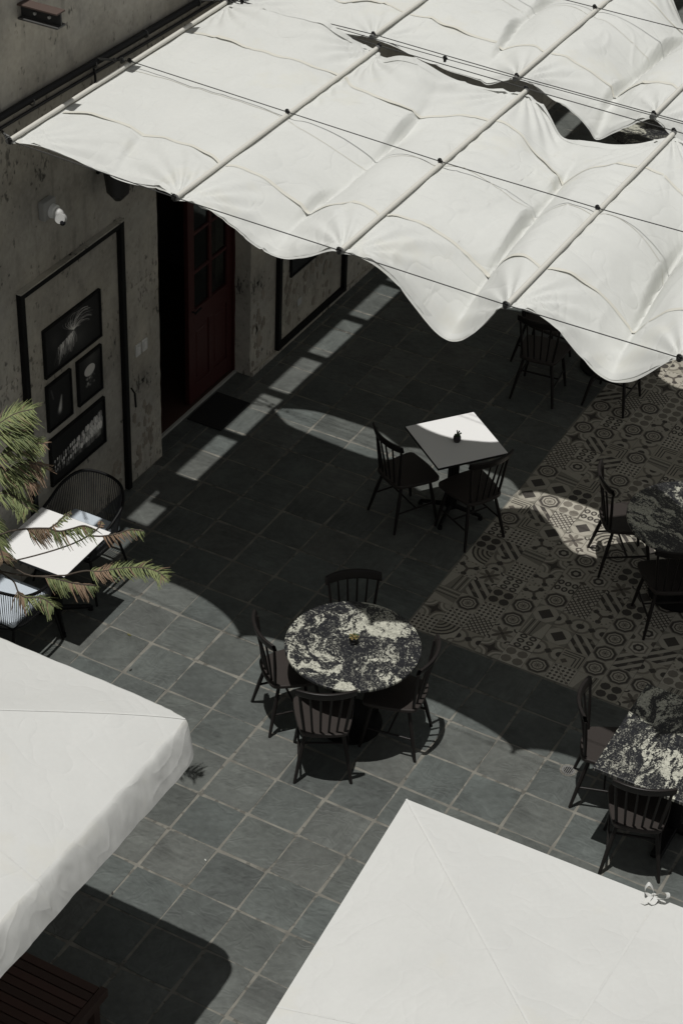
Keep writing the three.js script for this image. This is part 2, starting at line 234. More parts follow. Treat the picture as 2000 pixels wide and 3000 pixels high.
// round floor drain
{
  const d = thing('floor_drain', 'small round metal floor drain with pale mortar ring near rectangular granite table', 'drain', [2.986, 0.001, -0.368]);
  mesh('pit', new THREE.CircleGeometry(.05, 24).rotateX(-Math.PI / 2).translate(0, .0008, 0), blackMetal, d); mesh('mortar_ring', new THREE.RingGeometry(0.046, 0.064, 28).rotateX(-Math.PI / 2).translate(0, .0015, 0), groutM, d);
  const g = [new THREE.RingGeometry(0.036, 0.049, 24).rotateX(-Math.PI / 2).translate(0, .003, 0)]; for (let k = -2; k <= 2; k++) g.push(box(0.006, 0.003, 2 * Math.sqrt(.04 ** 2 - (k * .014) ** 2), k * .014, 0.0022, 0)); mesh('grate', g.map(q => q.translate(0, .001, 0)), mat([.16, .158, .15], .6), d);
}

// ---------------------------------------------------------------- building on the left
const bld = thing('building', 'old plastered stone building along the left side with red doorway', 'building');
const TOP = 5.65, Z0 = -18, Z1 = 7, D0 = -3.68, D1 = -2.165, DH = 2.75;
{
  const jag = (pts, j) => { const out = []; for (let i = 0; i < pts.length - 1; i++) { const [a, b] = [pts[i], pts[i + 1]], L = Math.hypot(b[0] - a[0], b[1] - a[1]), n = Math.max(1, Math.round(L / 0.09)); for (let k = 0; k < n; k++) out.push([lerp(a[0], b[0], k / n) + (k ? rr(-j, j) : 0), lerp(a[1], b[1], k / n) + (k ? rr(-j, j) : 0)]); } out.push(pts[pts.length - 1]); return out; };
  // outline in (-z, y) so that the extrusion runs along +x
  const op = jag([[-D1, -0.05], [-D1, DH], [-D0, DH], [-D0, -0.05]], 0.006);
  const sh = new THREE.Shape([[-Z1, -0.05], ...op, [-Z0, -0.05], [-Z0, TOP], [-Z1, TOP]].map(q => new THREE.Vector2(...q)));
  const g = new THREE.ExtrudeGeometry(sh, { depth: 0.36, bevelEnabled: true, bevelThickness: 0.008, bevelSize: 0.006, bevelSegments: 2 }).rotateY(Math.PI / 2).translate(WALL - 0.368, 0, 0);
  mesh('wall', boxUV(g), plasterM, bld);
  // dark room behind the doorway, closed on all sides
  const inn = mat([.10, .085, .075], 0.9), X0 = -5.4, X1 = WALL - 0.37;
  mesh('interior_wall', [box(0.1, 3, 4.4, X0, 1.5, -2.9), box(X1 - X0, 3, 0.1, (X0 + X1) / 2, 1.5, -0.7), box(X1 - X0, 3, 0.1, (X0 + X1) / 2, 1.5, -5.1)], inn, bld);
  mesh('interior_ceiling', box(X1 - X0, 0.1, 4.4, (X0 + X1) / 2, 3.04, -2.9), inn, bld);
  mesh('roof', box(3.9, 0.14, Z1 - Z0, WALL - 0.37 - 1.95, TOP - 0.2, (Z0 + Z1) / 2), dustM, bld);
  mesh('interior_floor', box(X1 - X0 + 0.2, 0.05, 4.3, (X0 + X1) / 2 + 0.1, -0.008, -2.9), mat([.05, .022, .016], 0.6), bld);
  mesh('threshold', box(0.026, 0.03, D1 - D0 - .01, WALL - 0.155, 0.008, (D0 + D1) / 2), mat([.36, .355, .33], 0.8), bld);
  mesh('door_sill', boxUV(box(0.14, 0.02, D1 - D0 - .012, WALL - 0.07, -0.0075, (D0 + D1) / 2)), slateM[4], bld);
  // weathered patches on the plaster: thin uneven skins with their own outline
  const patch = (zc, yc, w, h, m, n = 70) => { const p = [], ph = rr(0, 50); for (let i = 0; i < n; i++) { const a = i / n * 6.2832, r = 0.35 + 1.1 * fbm(ph + 2.2 * Math.cos(a), ph + 2.2 * Math.sin(a), 4096, 4, .65); p.push(new THREE.Vector2(Math.cos(a) * w / 2 * r, Math.max(-yc + 0.005, Math.sin(a) * h / 2 * r))); } return new THREE.ExtrudeGeometry(new THREE.Shape(p), { depth: 0.001, bevelEnabled: false }).rotateY(Math.PI / 2).translate(WALL + .0008, yc, zc); };
  const lightSkin = mat([.62, .61, .57], .95, { map: plasterMap, bumpMap: plasterBump, bumpScale: .01 });
  const flakes = (zc, yc, w, h, n, m) => { const l = []; for (let k = 0; k < n; k++) { const q = rr(.02, .075), y = Math.max(.03, yc + rr(-.5, .5) * h); l.push(patch(zc + rr(-.5, .5) * w, y, q, q * rr(1, 2.4), 0, 34).translate(k * .00012, 0, 0)); } const o = mesh('peeling_plaster', boxUV(mergeGeometries(l)), m, bld); o.userData.kind = 'stuff'; };
  flakes(-1.9, .40, .30, .6, 26, stainM); flakes(-2.08, .28, .12, .4, 9, lightSkin); flakes(-3.82, .45, .22, .7, 24, stainM); flakes(-3.75, .42, .1, .5, 8, lightSkin); flakes(-4.75, .5, .9, .8, 46, stainM); flakes(-4.6, .45, .8, .6, 14, lightSkin); flakes(-1.48, .22, .14, .3, 10, stainM);
  mesh('skirting', boxUV(box(0.025, 0.05, D1 + 7, WALL + .0125, .02, (7 - 0) / 2 + D1 / 2)), plasterM, bld); mesh('skirting', boxUV(box(0.025, 0.05, D0 - Z0, WALL + .0125, .02, (Z0 + D0) / 2)), plasterM, bld);

  // red door leaf (right one closed; left one open inwards)
  const XL = WALL - 0.215, leafW = 0.74, z0 = D0 + 0.012;
  const frame = []; const bar = (za, zb, ya, yb, t = 0.045, dx = 0) => frame.push(rbox(t, yb - ya, zb - za, 0.004, XL + dx, (ya + yb) / 2, (za + zb) / 2, 1));
  const zl = z0, zr = z0 + leafW, zm = (zl + zr) / 2;
  bar(zl, zl + .09, .03, DH - .02); bar(zr - .1, zr, .03, DH - .02); bar(zl + .088, zr - .098, .032, .2, .043); bar(zl + .088, zr - .098, .80, .985, .043); bar(zl + .088, zr - .098, DH - .16, DH - .022, .043);
  bar(zm - .024, zm + .02, .986, DH - .161, .038); bar(zm - .04, zm + .03, .201, .799, .041);
  for (const y of [1.36, 1.745, 2.13]) { bar(zl + .09, zm - .025, y - .014, y + .014, .036); bar(zm + .021, zr - .1, y - .014, y + .014, .036); }
  const door = mesh('door', frame, redPaint, bld); door.userData.label = 'dark red wooden door leaf with glazed upper half';
  for (const [a, b] of [[zl + .09, zm - .04], [zm + .03, zr - .1]]) { mesh('panel', [rbox(.02, .60, b - a, .003, XL, .5, (a + b) / 2, 1), rbox(.036, .50, b - a - .07, .012, XL, .5, (a + b) / 2, 1)], redPaint, door); }
  const ys = [.985, 1.36, 1.745, 2.13, DH - .16];
  for (let k = 0; k < 4; k++) for (const [a, b] of [[zl + .09, zm - .025], [zm + .021, zr - .1]]) mesh('pane', box(.004, ys[k + 1] - ys[k] - .02, b - a, XL, (ys[k + 1] + ys[k]) / 2, (a + b) / 2), glassM, door);
  mesh('handle', [rod(V(XL + .03, 1.0, zr - .05), V(XL + .06, 1.0, zr - .05), .008), rod(V(XL + .06, .99, zr - .05), V(XL + .06, 1.0, zr - .15), .009)], blackMetal, door);
  const df = mesh('door_frame', [rbox(.1, DH, .02, .003, XL, DH / 2, D0 + .009, 1), rbox(.1, DH, .03, .003, XL, DH / 2, D1 - .018, 1), rbox(.1, .03, D1 - D0 - .05, .003, XL, DH - .017, (D0 + D1) / 2, 1)], redPaint, bld);
  // open left leaf inside
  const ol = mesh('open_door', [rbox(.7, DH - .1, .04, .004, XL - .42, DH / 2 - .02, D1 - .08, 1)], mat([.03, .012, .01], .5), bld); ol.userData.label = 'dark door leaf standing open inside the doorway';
}
// projecting steel beam stubs under the eaves
[-0.55, -1.31, -2.12, -2.91, -3.65, -4.46, -5.25, -6.05, -6.85, -7.6, -8.4, -9.2].forEach((z, i) => {
  const t = thing('steel_beam', i === 0 ? 'rusty steel beam stub with two pale bolts projecting from plaster wall above pipe' : 'rusty steel beam stub projecting from the wall top above the picture edge', 'beam', [WALL, 4.72, z], 0, i ? 'beam stubs above the frame' : undefined);
  mesh('top_flange', rbox(.34, .014, .10, .003, .16, .05, 0, 1), rustM, t); mesh('web', box(.34, .086, .012, .16, 0, 0), mat([.03, .03, .03], .7), t); mesh('bottom_flange', rbox(.34, .014, .10, .003, .16, -.05, 0, 1), mat([.07, .068, .065], .7), t);
  for (const x of [.12, .24]) mesh('bolt', new THREE.CylinderGeometry(.012, .012, .014, 6).rotateX(Math.PI / 2).translate(x, 0, .012), mat([.45, .45, .43], .5), t);
});
one('added_shade_box', [rbox(.20, .05, .37, .01, WALL + .15, 4.93, -1.05), rod(V(WALL, 4.93, -1.06), V(WALL + .1, 4.93, -1.06), .015)], blackMetal, 'flat dark box added high on the wall, out of view, to cast a block shadow', 'added_shade_box');  // unseen box of unknown kind, added for the block shadow in the light strip

// pipe, thin pipe and cable loop on the wall
{
  const p = thing('wall_pipe', 'thick black pipe running along upper plaster wall', 'pipe', [WALL + .035, 4.04, 0]);
  mesh('tube', [tube([V(0, .055, 1.5), V(.002, .032, .2), V(0, .02, -.6), V(.004, .0, -1.6), V(0, -.025, -2.8), V(0, -.03, -6), V(0, -.03, -12)], .027, 60, 8)], blackPlastic, p);
  for (const z of [.1, -.55, -1.32, -2.0, -2.75, -3.6]) mesh('pipe_clip', new THREE.TorusGeometry(.03, .006, 5, 12).translate(0, .012 + z * .014, z), mat([.16, .16, .15], .5, { metalness: .5 }), p);
  const q = thing('wall_conduit', 'thin dark conduit running just below the black pipe', 'conduit', [WALL + .016, 3.96, 0]);
  mesh('tube', tube([V(0, .03, 1.5), V(0, .0, -.8), V(0, -.04, -2.6), V(0, -.05, -12)], .012, 40, 6), mat([.03, .03, .03], .6), q);
  one('hanging_cable', tube([V(WALL + .02, 4.0, -1.34), V(WALL + .06, 3.93, -1.30), V(WALL + .07, 3.83, -1.27), V(WALL + .06, 3.72, -1.28), V(WALL + .02, 3.66, -1.33)], .009, 20, 6), blackPlastic, 'black cable looping down from the pipe behind awning', 'cable');
}
// blind doorway frames of black steel
function wallFrame(label, z0, z1, ya, yb, bottom) {
  const t = thing('wall_frame', label, 'frame', [WALL, 0, 0]), w = .048, d = .045;
  mesh('upright', box(d, yb - ya, w, d / 2, (ya + yb) / 2, z0 + w / 2), blackMetal, t); mesh('upright', box(d, yb - ya, w, d / 2, (ya + yb) / 2, z1 - w / 2), blackMetal, t);
  mesh('top_bar', box(d - .003, w, z1 - z0 - 2 * w, d / 2, yb - w / 2, (z0 + z1) / 2), blackMetal, t); mesh('ledge', boxUV(box(.05, .012, z1 - z0 + .006, .025, yb + .0065, (z0 + z1) / 2)), plasterM, t);
  if (bottom) mesh('bottom_bar', box(d - .003, w, z1 - z0 - 2 * w, d / 2, ya + w / 2 + .002, (z0 + z1) / 2), blackMetal, t);
  return t;
}
const tallFrame = wallFrame('tall black steel frame around four dark photographs, top ledge dusty', -1.632, -.268, 0.004, 2.60, false);
wallFrame('black steel frame on the wall beyond the red door', -5.47, -4.13, .05, 2.60, true);
mesh('handle', [rod(V(.085, 1.06, -1.60), V(.13, 1.03, -1.585), .008), rod(V(.13, 1.03, -1.585), V(.14, .90, -1.58), .009)], blackMetal, tallFrame);

// pictures
function picture(name, label, z0, z1, y0, y1, draw) {
  const t = thing(name, label, 'picture', [WALL + .012, (y0 + y1) / 2, (z0 + z1) / 2], 0), w = z1 - z0, h = y1 - y0, b = .016;
  mesh('picture_frame', [box(.028, h, b, 0, 0, w / 2 - b / 2), box(.028, h, b, 0, 0, -w / 2 + b / 2), box(.027, b, w - 2 * b, 0, h / 2 - b / 2, 0), box(.027, b, w - 2 * b, 0, -h / 2 + b / 2, 0)], blackMetal, t);
  mesh('print', new THREE.PlaneGeometry(w - 2 * b, h - 2 * b).rotateY(Math.PI / 2).translate(.004, 0, 0), mat([1, 1, 1], .5, { map: canvasTex(512, Math.round(512 * h / w), draw) }), t);
}
const soft = (c, x, y, r, a, col = '230,227,218') => { const g = c.createRadialGradient(x, y, 0, x, y, r); g.addColorStop(0, `rgba(${col},${a})`); g.addColorStop(1, `rgba(${col},0)`); c.fillStyle = g; c.fillRect(x - r, y - r, 2 * r, 2 * r); };
picture('framed_photo', 'wide dark photograph of pale splayed plumes, topmost inside tall steel frame', -1.309, -.545, 1.70, 2.137, (c, w, h) => {
  c.fillStyle = '#121212'; c.fillRect(0, 0, w, h); soft(c, w * .62, h * .68, 150, .22); soft(c, w * .18, h * .35, 90, .14);
  for (let i = 0; i < 150; i++) { const t = rnd(), x = w * (.22 + .3 * t), y = h * (.55 - .12 * t), a = rr(.6, 2.3), L = rr(30, 130); c.strokeStyle = `rgba(235,232,224,${rr(.15, .7)})`; c.lineWidth = rr(1, 4); c.beginPath(); c.moveTo(x, y); c.quadraticCurveTo(x + L * .5 * Math.cos(a), y + L * .4, x + L * .6 * Math.cos(a + .4), y + L * Math.sin(a)); c.stroke(); }
  for (let i = 0; i < 60; i++) { const a = rr(-2.9, -.2), L = rr(30, 130), x = w * .52, y = h * .42; c.strokeStyle = `rgba(230,226,218,${rr(.15, .65)})`; c.lineWidth = rr(1, 5); c.beginPath(); c.moveTo(x, y); c.quadraticCurveTo(x + L * Math.cos(a), y + L * Math.sin(a), x + L * 1.5 * Math.cos(a + .6), y + L * .8 * Math.sin(a + .5)); c.stroke(); }
  soft(c, w * .47, h * .5, 60, .5);
});
picture('framed_photo', 'small dark portrait-format photograph with one pale feather-like streak, left of middle pair', -.872, -.542, 1.20, 1.628, (c, w, h) => { c.fillStyle = '#131313'; c.fillRect(0, 0, w, h); for (let i = 0; i < 30; i++) { soft(c, w * (.60 - .004 * i), h * (.40 + i * .012), 26 + i * 1.6, .2); } for (let i = 0; i < 14; i++) soft(c, w * (.16 + i * .006), h * (.12 + i * .018), 26, .14); });
picture('framed_photo', 'small dark photograph of a pale capped figure, right of middle pair', -1.294, -.957, 1.208, 1.632, (c, w, h) => { c.fillStyle = '#171716'; c.fillRect(0, 0, w, h); soft(c, w * .6, h * .1, 250, .25); c.fillStyle = '#c8c5be'; c.beginPath(); c.ellipse(w * .5, h * .36, w * .24, h * .13, 0, 0, 6.3); c.fill(); for (let i = 0; i < 90; i++) soft(c, w * rr(.3, .7), h * rr(.46, .72), rr(8, 34), rr(.1, .5), i % 3 ? '225,222,214' : '25,25,25'); });
picture('framed_photo', 'wide dark photograph of seated rows of people, lowest inside tall steel frame', -1.309, -.542, .67, 1.118, (c, w, h) => { c.fillStyle = '#111111'; c.fillRect(0, 0, w, h); for (let r = 0; r < 3; r++) for (let i = 0; i < 22; i++) { const x = w * (.06 + .042 * i) + rr(-5, 5), y = h * (.52 + .12 * r) - i * 3 + rr(-6, 6), s = 9 + i * .9; c.fillStyle = `rgba(240,237,230,${rr(.35, .95)})`; c.beginPath(); c.ellipse(x, y, s * .55, s, 0, 0, 6.3); c.fill(); c.fillStyle = `rgba(190,187,180,${rr(.15, .6)})`; c.fillRect(x - s * .6, y + s * .9, s * 1.2, s * 1.6); } });
picture('framed_photo', 'dark framed picture under the awning beyond the red door', -5.2, -4.38, .72, 1.6, (c, w, h) => { c.fillStyle = '#16181a'; c.fillRect(0, 0, w, h); soft(c, w * .4, h * .5, 200, .2); });
one('wall_label', box(.004, .075, .075, WALL + .006, .36, -4.58), mat([.45, .45, .43], .7), 'small pale square label on wall below the far frame', 'label');
// switches
for (const [z, l] of [[-1.832, 'left of two pale light switch plates beside the red doorway'], [-1.93, 'right of two pale light switch plates beside the red doorway']]) { const t = thing('light_switch', l, 'switch', [WALL, 1.283, z]); mesh('plate', rbox(.016, .115, .075, .005, .006, 0, 0), mat([.62, .61, .58], .5), t); mesh('rocker', rbox(.01, .06, .03, .003, .015, 0, 0), mat([.7, .69, .66], .45), t); }
// cctv camera
{
  const t = thing('security_camera', 'white dome security camera on a square box high on plaster wall', 'security camera', [WALL, 3.12, -.69]);
  mesh('junction_box', rbox(.06, .15, .15, .012, .03, 0.02, .02), mat([.30, .30, .285], .6), t); mesh('mount_ring', new THREE.CylinderGeometry(.052, .056, .035, 24).rotateZ(-Math.PI / 2).translate(.078, 0, 0), whitePlastic, t);
  const h = mesh('camera_ball', new THREE.SphereGeometry(.042, 24, 16).translate(.112, -.012, -.006), mat([.5, .5, .48], .5), t); mesh('lens_hood', new THREE.CylinderGeometry(.038, .045, .05, 20).rotateX(1.0).rotateZ(-.7).translate(.14, -.036, .012), mat([.5, .5, .48], .5), t); mesh('lens', new THREE.SphereGeometry(.024, 14, 10).translate(.163, -.058, .022), lensM, t);
}
// wall lantern
{
  const t = thing('wall_lantern', 'dark metal wall lantern half hidden under the awning edge', 'lantern', [WALL, 2.96, -1.38]);
  mesh('bracket', [rod(V(0, .28, 0), V(.17, .34, 0), .012), box(.02, .2, .07, .01, .26, 0)], blackMetal, t);
  mesh('cage', [new THREE.CylinderGeometry(.11, .085, .2, 6).translate(.17, .13, 0), new THREE.CylinderGeometry(.085, .035, .055, 6).translate(.17, .003, 0)], mat([.022, .022, .02], .55), t); mesh('cap', new THREE.ConeGeometry(.14, .1, 6).translate(.17, .285, 0), blackMetal, t);
}
// door mat
one('door_mat', rbox(.36, .012, .52, .004, -1.645, .008, -3.02), mat([.006, .006, .006], .98, { bumpMap: groutMap, bumpScale: .004 }), 'black rectangular mat in front of the red door', 'mat');

// ---------------------------------------------------------------- awnings
const H = 4.06;
const capM = mat([.12, .12, .115], .6);
function awning(label, P) {
  const { xs, zf, zb, sF, sM, sB, rF, rB, uv } = P, t = thing('awning', label, 'awning', [0, 0, 0], 0, 'white canvas awnings over the courtyard');
  const nb = xs.length - 1, NU = 72, NV = 110, ph = rr(0, 9);
  const along = (pts, x, k) => {              // smooth interpolation of an edge line given as [x, y, z] points
    if (!pts || x < pts[0][0] - 1e-6 || x > pts[pts.length - 1][0] + 1e-6) return null; let i = 0; while (i < pts.length - 2 && pts[i + 1][0] < x) i++;
    const p = pts[Math.max(0, i - 1)], a = pts[i], b = pts[i + 1], q = pts[Math.min(pts.length - 1, i + 2)], h = b[0] - a[0], t = (x - a[0]) / h, m0 = (b[k] - p[k]) / ((b[0] - p[0]) || h) * h, m1 = (q[k] - a[k]) / ((q[0] - a[0]) || h) * h;
    return (2 * t ** 3 - 3 * t * t + 1) * a[k] + (t ** 3 - 2 * t * t + t) * m0 + (-2 * t ** 3 + 3 * t * t) * b[k] + (t ** 3 - t * t) * m1; };
  const pt = (b, u, v) => {
    const x = lerp(xs[b], xs[b + 1], u), c = 4 * u * (1 - u), k = uv[b] + .05 * Math.sin(v * 5 + b * 2 + ph) , cF = Math.pow(c, .8), [bk, be] = (P.rBk && P.rBk[b]) || [1, .8], cB = Math.pow(Math.max(0, Math.sin(Math.PI * Math.pow(u, bk))), be);
    const za = along(P.fe, x, 2) ?? lerp(zf[b], zf[b + 1], u) - rF[b] * cF, ze = along(P.be, x, 2) ?? lerp(zb[b], zb[b + 1], u) + rB[b] * cB, z = lerp(za, ze, v);
    const e0 = Math.exp(-v * 7), e1 = Math.exp(-(1 - v) * 5), sag = lerp(sM[b] * (1 + .25 * Math.sin(v * 7 + b * 3 + ph)), 0, 0) + (sF[b] - sM[b]) * e0 + (sB[b] - sM[b]) * e1;
    const edge = Math.max(e0, e1), pl = lerp(2.1 + .5 * Math.sin(v * 9 + b), 1.75, edge), pq = lerp(2.6 + 1.6 * Math.pow(Math.sin(v * 6.3 + b * 1.7), 2), 1.9, edge);
    const sharp = u < k ? Math.pow(u / k, pl) : Math.pow((1 - u) / (1 - k), pq); const tent = u < k ? u / k : (1 - u) / (1 - k), round = P.tent && P.tent[b] && e0 > e1 ? lerp(tent, tent * tent * (3 - 2 * tent), .25) : Math.pow(Math.sin(Math.PI * clamp(Math.pow(u, Math.log(.5) / Math.log(k)))), 1.5);
    const yi = H - .024 - sM[b] * (1 + .25 * Math.sin(v * 7 + b * 3 + ph)) * sharp; let y = H - .024 - sag * lerp(sharp, round, Math.pow(edge, 1.5));
    if (P.fe && e0 > e1) { const yf = along(P.fe, x, 1); if (yf !== null) y = yi + (yf - yi) * e0; } if (P.be && e1 >= e0) { const yb = along(P.be, x, 1); if (yb !== null) y = yi + (yb - yi) * e1; }
    y += .035 * Math.sin(Math.PI * (u < k ? u / k : (1 - u) / (1 - k))) * (1 - edge) * Math.min(1, Math.abs(sM[b]) * 6);
    // pleats fanning out from the tied corners, ripples along the poles
    for (const [cu, cv] of [[0, 0], [1, 0], [0, 1], [1, 1]]) { const dx = (u - cu) * 1.2, dz = (v - cv) * 2.7, r = Math.hypot(dx, dz), a = Math.atan2(Math.abs(dx), Math.abs(dz)); y += .020 * Math.exp(-r * 2.6) * Math.min(1, r * 7) * Math.sin(a * 19 + b * 2 + cu * 3 + ph) * Math.min(1, a * 3); }
    const gp = Math.min(u, 1 - u); y += .018 * Math.exp(-gp * 9) * Math.min(1, gp * 18) * Math.sin(v * 34 + 9 * Math.sin(v * 7 + b) + ph) * Math.min(1, 6 * v * (1 - v));
    { const wq = fbm(x * .9 + 20, z * .9 + 20, 4096, 2), cr = 1 - Math.abs(2 * fbm(x * 2.2 + z * 1.3 + 3 * wq + 60 + ph, z * .9 - x * .5 + 3 * wq + 60, 4096, 3) - 1); y += .013 * Math.pow(cr, 16) * Math.min(1, gp * 6); }
    y += .045 * Math.min(1, gp * 5) * (fbm(x * 1.7 + b * 3 + 40, z * 1.1 + 40, 4096, 4) - .5);
    // pinched folds beside the valley
    for (const [bb, fv, w, s] of P.folds || []) if (bb === b) { const q = Math.exp(-(((v - fv) / w) ** 2)), du = k - u; y += s * q * sst(-.006, .034, du) * Math.exp(-Math.max(0, du) * 7); }
    const o = V(x, y, z); o.s = x; o.t = z; return o;
  };
  const geos = []; for (let b = 0; b < nb; b++) geos.push(grid(NU, NV, (u, v) => pt(b, 1 - u, v)));
  let g = mergeVertices(mergeGeometries(geos), 1e-4); g.computeVertexNormals(); mesh('canvas', g, canvasM, t);
  for (let i = 0; i <= nb; i++) { const a = V(xs[i], H, zf[i] + .005), b = V(xs[i] + rr(-.01, .01), H, zb[i] - .005), p = mesh('pole', rod(a, b, .0165, .0165, 12), poleM, t); mesh('end_cap', rod(a.clone().add(V(0, 0, -.02)), a.clone().add(V(0, 0, .010)), .019, .019, 10), capM, p); mesh('end_cap', rod(b.clone().add(V(0, 0, .02)), b.clone().add(V(0, 0, -.010)), .019, .019, 10), capM, p); }
  for (let b = 0; b < nb; b++) for (const [v, wdt, lift] of [[.20, .028, .012], [.80, .028, .012], [.5, .005, .0]]) {
    const pts = [], sd = []; const q1 = rr(0, 9); for (let i = 0; i <= 40; i++) { const u = .02 + .96 * i / 40, q = pt(b, u, v + .006 * Math.sin(u * 9 + b)); q.y += .003 + lift * Math.max(0, Math.sin(u * 8 + q1)) ** 2; pts.push(q); sd.push(pt(b, u, v + .012).sub(pt(b, u, v - .012)).normalize()); }
    mesh('seam_tape', ribbon(pts, wdt, i => sd[i]), tapeM, t);
  }
  for (let b = 0; b < nb; b++) for (const e of [0, 1]) { const pts = [], sd = []; for (let i = 0; i <= 44; i++) { const u = i / 44, v = e ? .989 : .011, q = pt(b, u, v); q.y += .0022; pts.push(q); sd.push(pt(b, u, v + .01).sub(pt(b, u, v - .01)).normalize()); } mesh('hem', ribbon(pts, .045, i => sd[i]), canvasM, t); }
  return t;
}
const XS = [-1.42, -.035, 1.206, 2.372, 3.49, 4.62, 5.75];
const BE1 = [[-1.42, 4.036, -2.78], [-1.2, 4.15, -2.62], [-.95, 4.22, -2.58], [-.6, 4.23, -2.55], [-.395, 4.22, -2.544], [-.288, 4.173, -2.556], [-.035, 4.036, -2.67], [.103, 4.11, -2.45], [.192, 4.14, -2.381], [.369, 4.225, -2.307], [.536, 4.225, -2.292], [.685, 4.168, -2.319], [.818, 4.12, -2.377], [.947, 4.09, -2.439], [1.059, 4.05, -2.53], [1.206, 4.036, -2.61], [1.318, 3.992, -2.617], [1.448, 3.933, -2.553], [1.573, 3.87, -2.455], [1.68, 3.90, -2.35], [1.808, 3.96, -2.266], [2.035, 3.978, -2.311], [2.195, 3.973, -2.447], [2.372, 4.036, -2.545]];
const FE2 = [[-1.42, 4.036, -2.80], [-1.1, 3.95, -2.95], [-.75, 3.93, -2.98], [-.407, 3.97, -2.963], [-.17, 4.03, -2.86], [-.008, 3.985, -2.92], [.178, 3.94, -2.927], [.45, 3.89, -2.94], [.671, 3.873, -2.943], [.76, 3.855, -2.945], [.9, 3.93, -2.92], [1.06, 4.03, -2.80], [1.191, 3.957, -2.885], [1.291, 3.885, -2.914], [1.5, 3.787, -2.945], [1.6, 3.71, -2.95], [1.665, 3.64, -2.957], [1.791, 3.73, -2.932], [1.925, 3.848, -2.903], [2.057, 3.953, -2.879], [2.15, 4.036, -2.74]];
const A1 = { be: BE1, xs: XS, zf: [.057, .137, .17, .21, .211, .22, .22], zb: [-2.78, -2.67, -2.61, -2.545, -2.52, -2.5, -2.48], sF: [.16, .34, .46, .51, .48, .46], sM: [.02, .15, .24, .30, .3, .3], sB: [-.20, -.16, .10, .12, .15, .2], rF: [.27, .2, .23, .23, .23, .23], rB: [.15, .33, .33, .30, .3, .3], rBk: [[1, .5], [.85, .7], [1.6, 1.5], [1.3, 1.2], [1, .8], [1, .8]], uv: [.45, .56, .60, .52, .55, .5], folds: [[1, .26, .08, .08], [1, .70, .10, .12], [2, .40, .15, .16], [2, .76, .07, .09], [3, .45, .16, .14], [0, .10, .07, .05], [4, .4, .2, .12]] };
const aw = awning('white canvas awning in front, slung on poles between wall and cables', A1);
awning('white canvas awning behind the front one, at upper right', { xs: [-1.42, -.17, 1.06, 2.15, 3.3, 4.45, 5.6], zf: [-2.80, -2.83, -2.755, -2.72, -2.7, -2.7, -2.7], zb: [-5.6, -5.6, -5.55, -5.5, -5.5, -5.5, -5.5], sF: [.16, .22, .47, .34, .4, .4], sM: [.06, .15, .22, .25, .25, .25], sB: [.2, .3, .5, .5, .4, .4], rF: [.14, .13, .15, .15, .2, .2], rB: [.1, .2, .36, .4, .3, .3], uv: [.5, .62, .55, .5, .5, .5], fe: FE2, folds: [[1, .30, .12, .13], [1, .62, .1, .1], [2, .22, .12, .10], [2, .6, .14, .14], [3, .3, .15, .1]] });
awning('third white canvas awning, beyond the upper edge of the picture', { xs: [-1.4, -.17, 1.06, 2.15, 3.3, 4.45, 5.6], zf: Array(7).fill(-5.75), zb: Array(7).fill(-8.5), sF: Array(6).fill(.3), sM: Array(6).fill(.22), sB: Array(6).fill(.3), rF: Array(6).fill(.12), rB: Array(6).fill(.1), uv: Array(6).fill(.52) });
awning('fourth white canvas awning, farthest away beyond the picture', { xs: [-1.4, -.17, 1.06, 2.15, 3.3, 4.45, 5.6], zf: Array(7).fill(-8.65), zb: Array(7).fill(-15.5), sF: Array(6).fill(.3), sM: Array(6).fill(.22), sB: Array(6).fill(.3), rF: Array(6).fill(.1), rB: Array(6).fill(.1), uv: Array(6).fill(.52) });
// steel cables with clamps
function cable(label, xs, zs, y, anchor, r = .0035) {
  const t = thing('steel_cable', label, 'cable', [0, 0, 0], 0, 'cables carrying the awnings');
  const g = []; for (let i = 0; i < xs.length - 1; i++) g.push(rod(V(xs[i], y, zs[i]), V(xs[i + 1], y, zs[i + 1]), r, r, 6)); g.push(rod(V(anchor[0] + .1, lerp(anchor[1], y, .35), lerp(anchor[2], zs[0], .35)), V(xs[0], y, zs[0]), r, r, 6)); mesh('wire', g, ropeM, t);
  const a = V(...anchor), b = V(xs[0], y, zs[0]), m = a.clone().lerp(b, .55); mesh('turnbuckle', [rod(a, m, .010, .008, 8), new THREE.TorusGeometry(.014, .005, 6, 12).translate(m.x, m.y, m.z), new THREE.TorusKnotGeometry(.014, .006, 24, 5).translate(lerp(m.x, b.x, .5), lerp(m.y, b.y, .5), lerp(m.z, b.z, .5))], mat([.16, .16, .155], .5, { metalness: .5 }), t);
  xs.forEach((x, i) => { if (i < xs.length - 1) mesh('clamp', [new THREE.TorusKnotGeometry(.011, .0055, 26, 5).translate(x, y + .004, zs[i]), rbox(.018, .03, .02, .004, x, y - .012, zs[i], 1)], clampM, t); });
}
const XE = [...XS.slice(1, 6), 7.5];
cable('steel cable along the front edge of the front awning', [XS[0] + .02, ...XE], [.07, .15, .185, .225, .225, .23, .24], H + .012, [WALL + .005, 3.93, -.24]);
cable('steel cable across the middle of the front awning', [XS[0], ...XE], [-1.417, -1.316, -1.225, -1.191, -1.2, -1.2, -1.2], H + .024, [WALL + .03, 4.06, -1.36]);
cable('steel cable along the back edge of the front awning', [XS[0], ...XE], [-2.79, -2.69, -2.62, -2.56, -2.54, -2.5, -2.48], H + .012, [WALL + .03, 4.03, -2.75]);
cable('slack thin cable between the two front awnings', [-1.3, .5, 2.6, 7.5], [-2.80, -2.72, -2.66, -2.6], H + .03, [WALL + .03, 4.05, -2.8], .003);
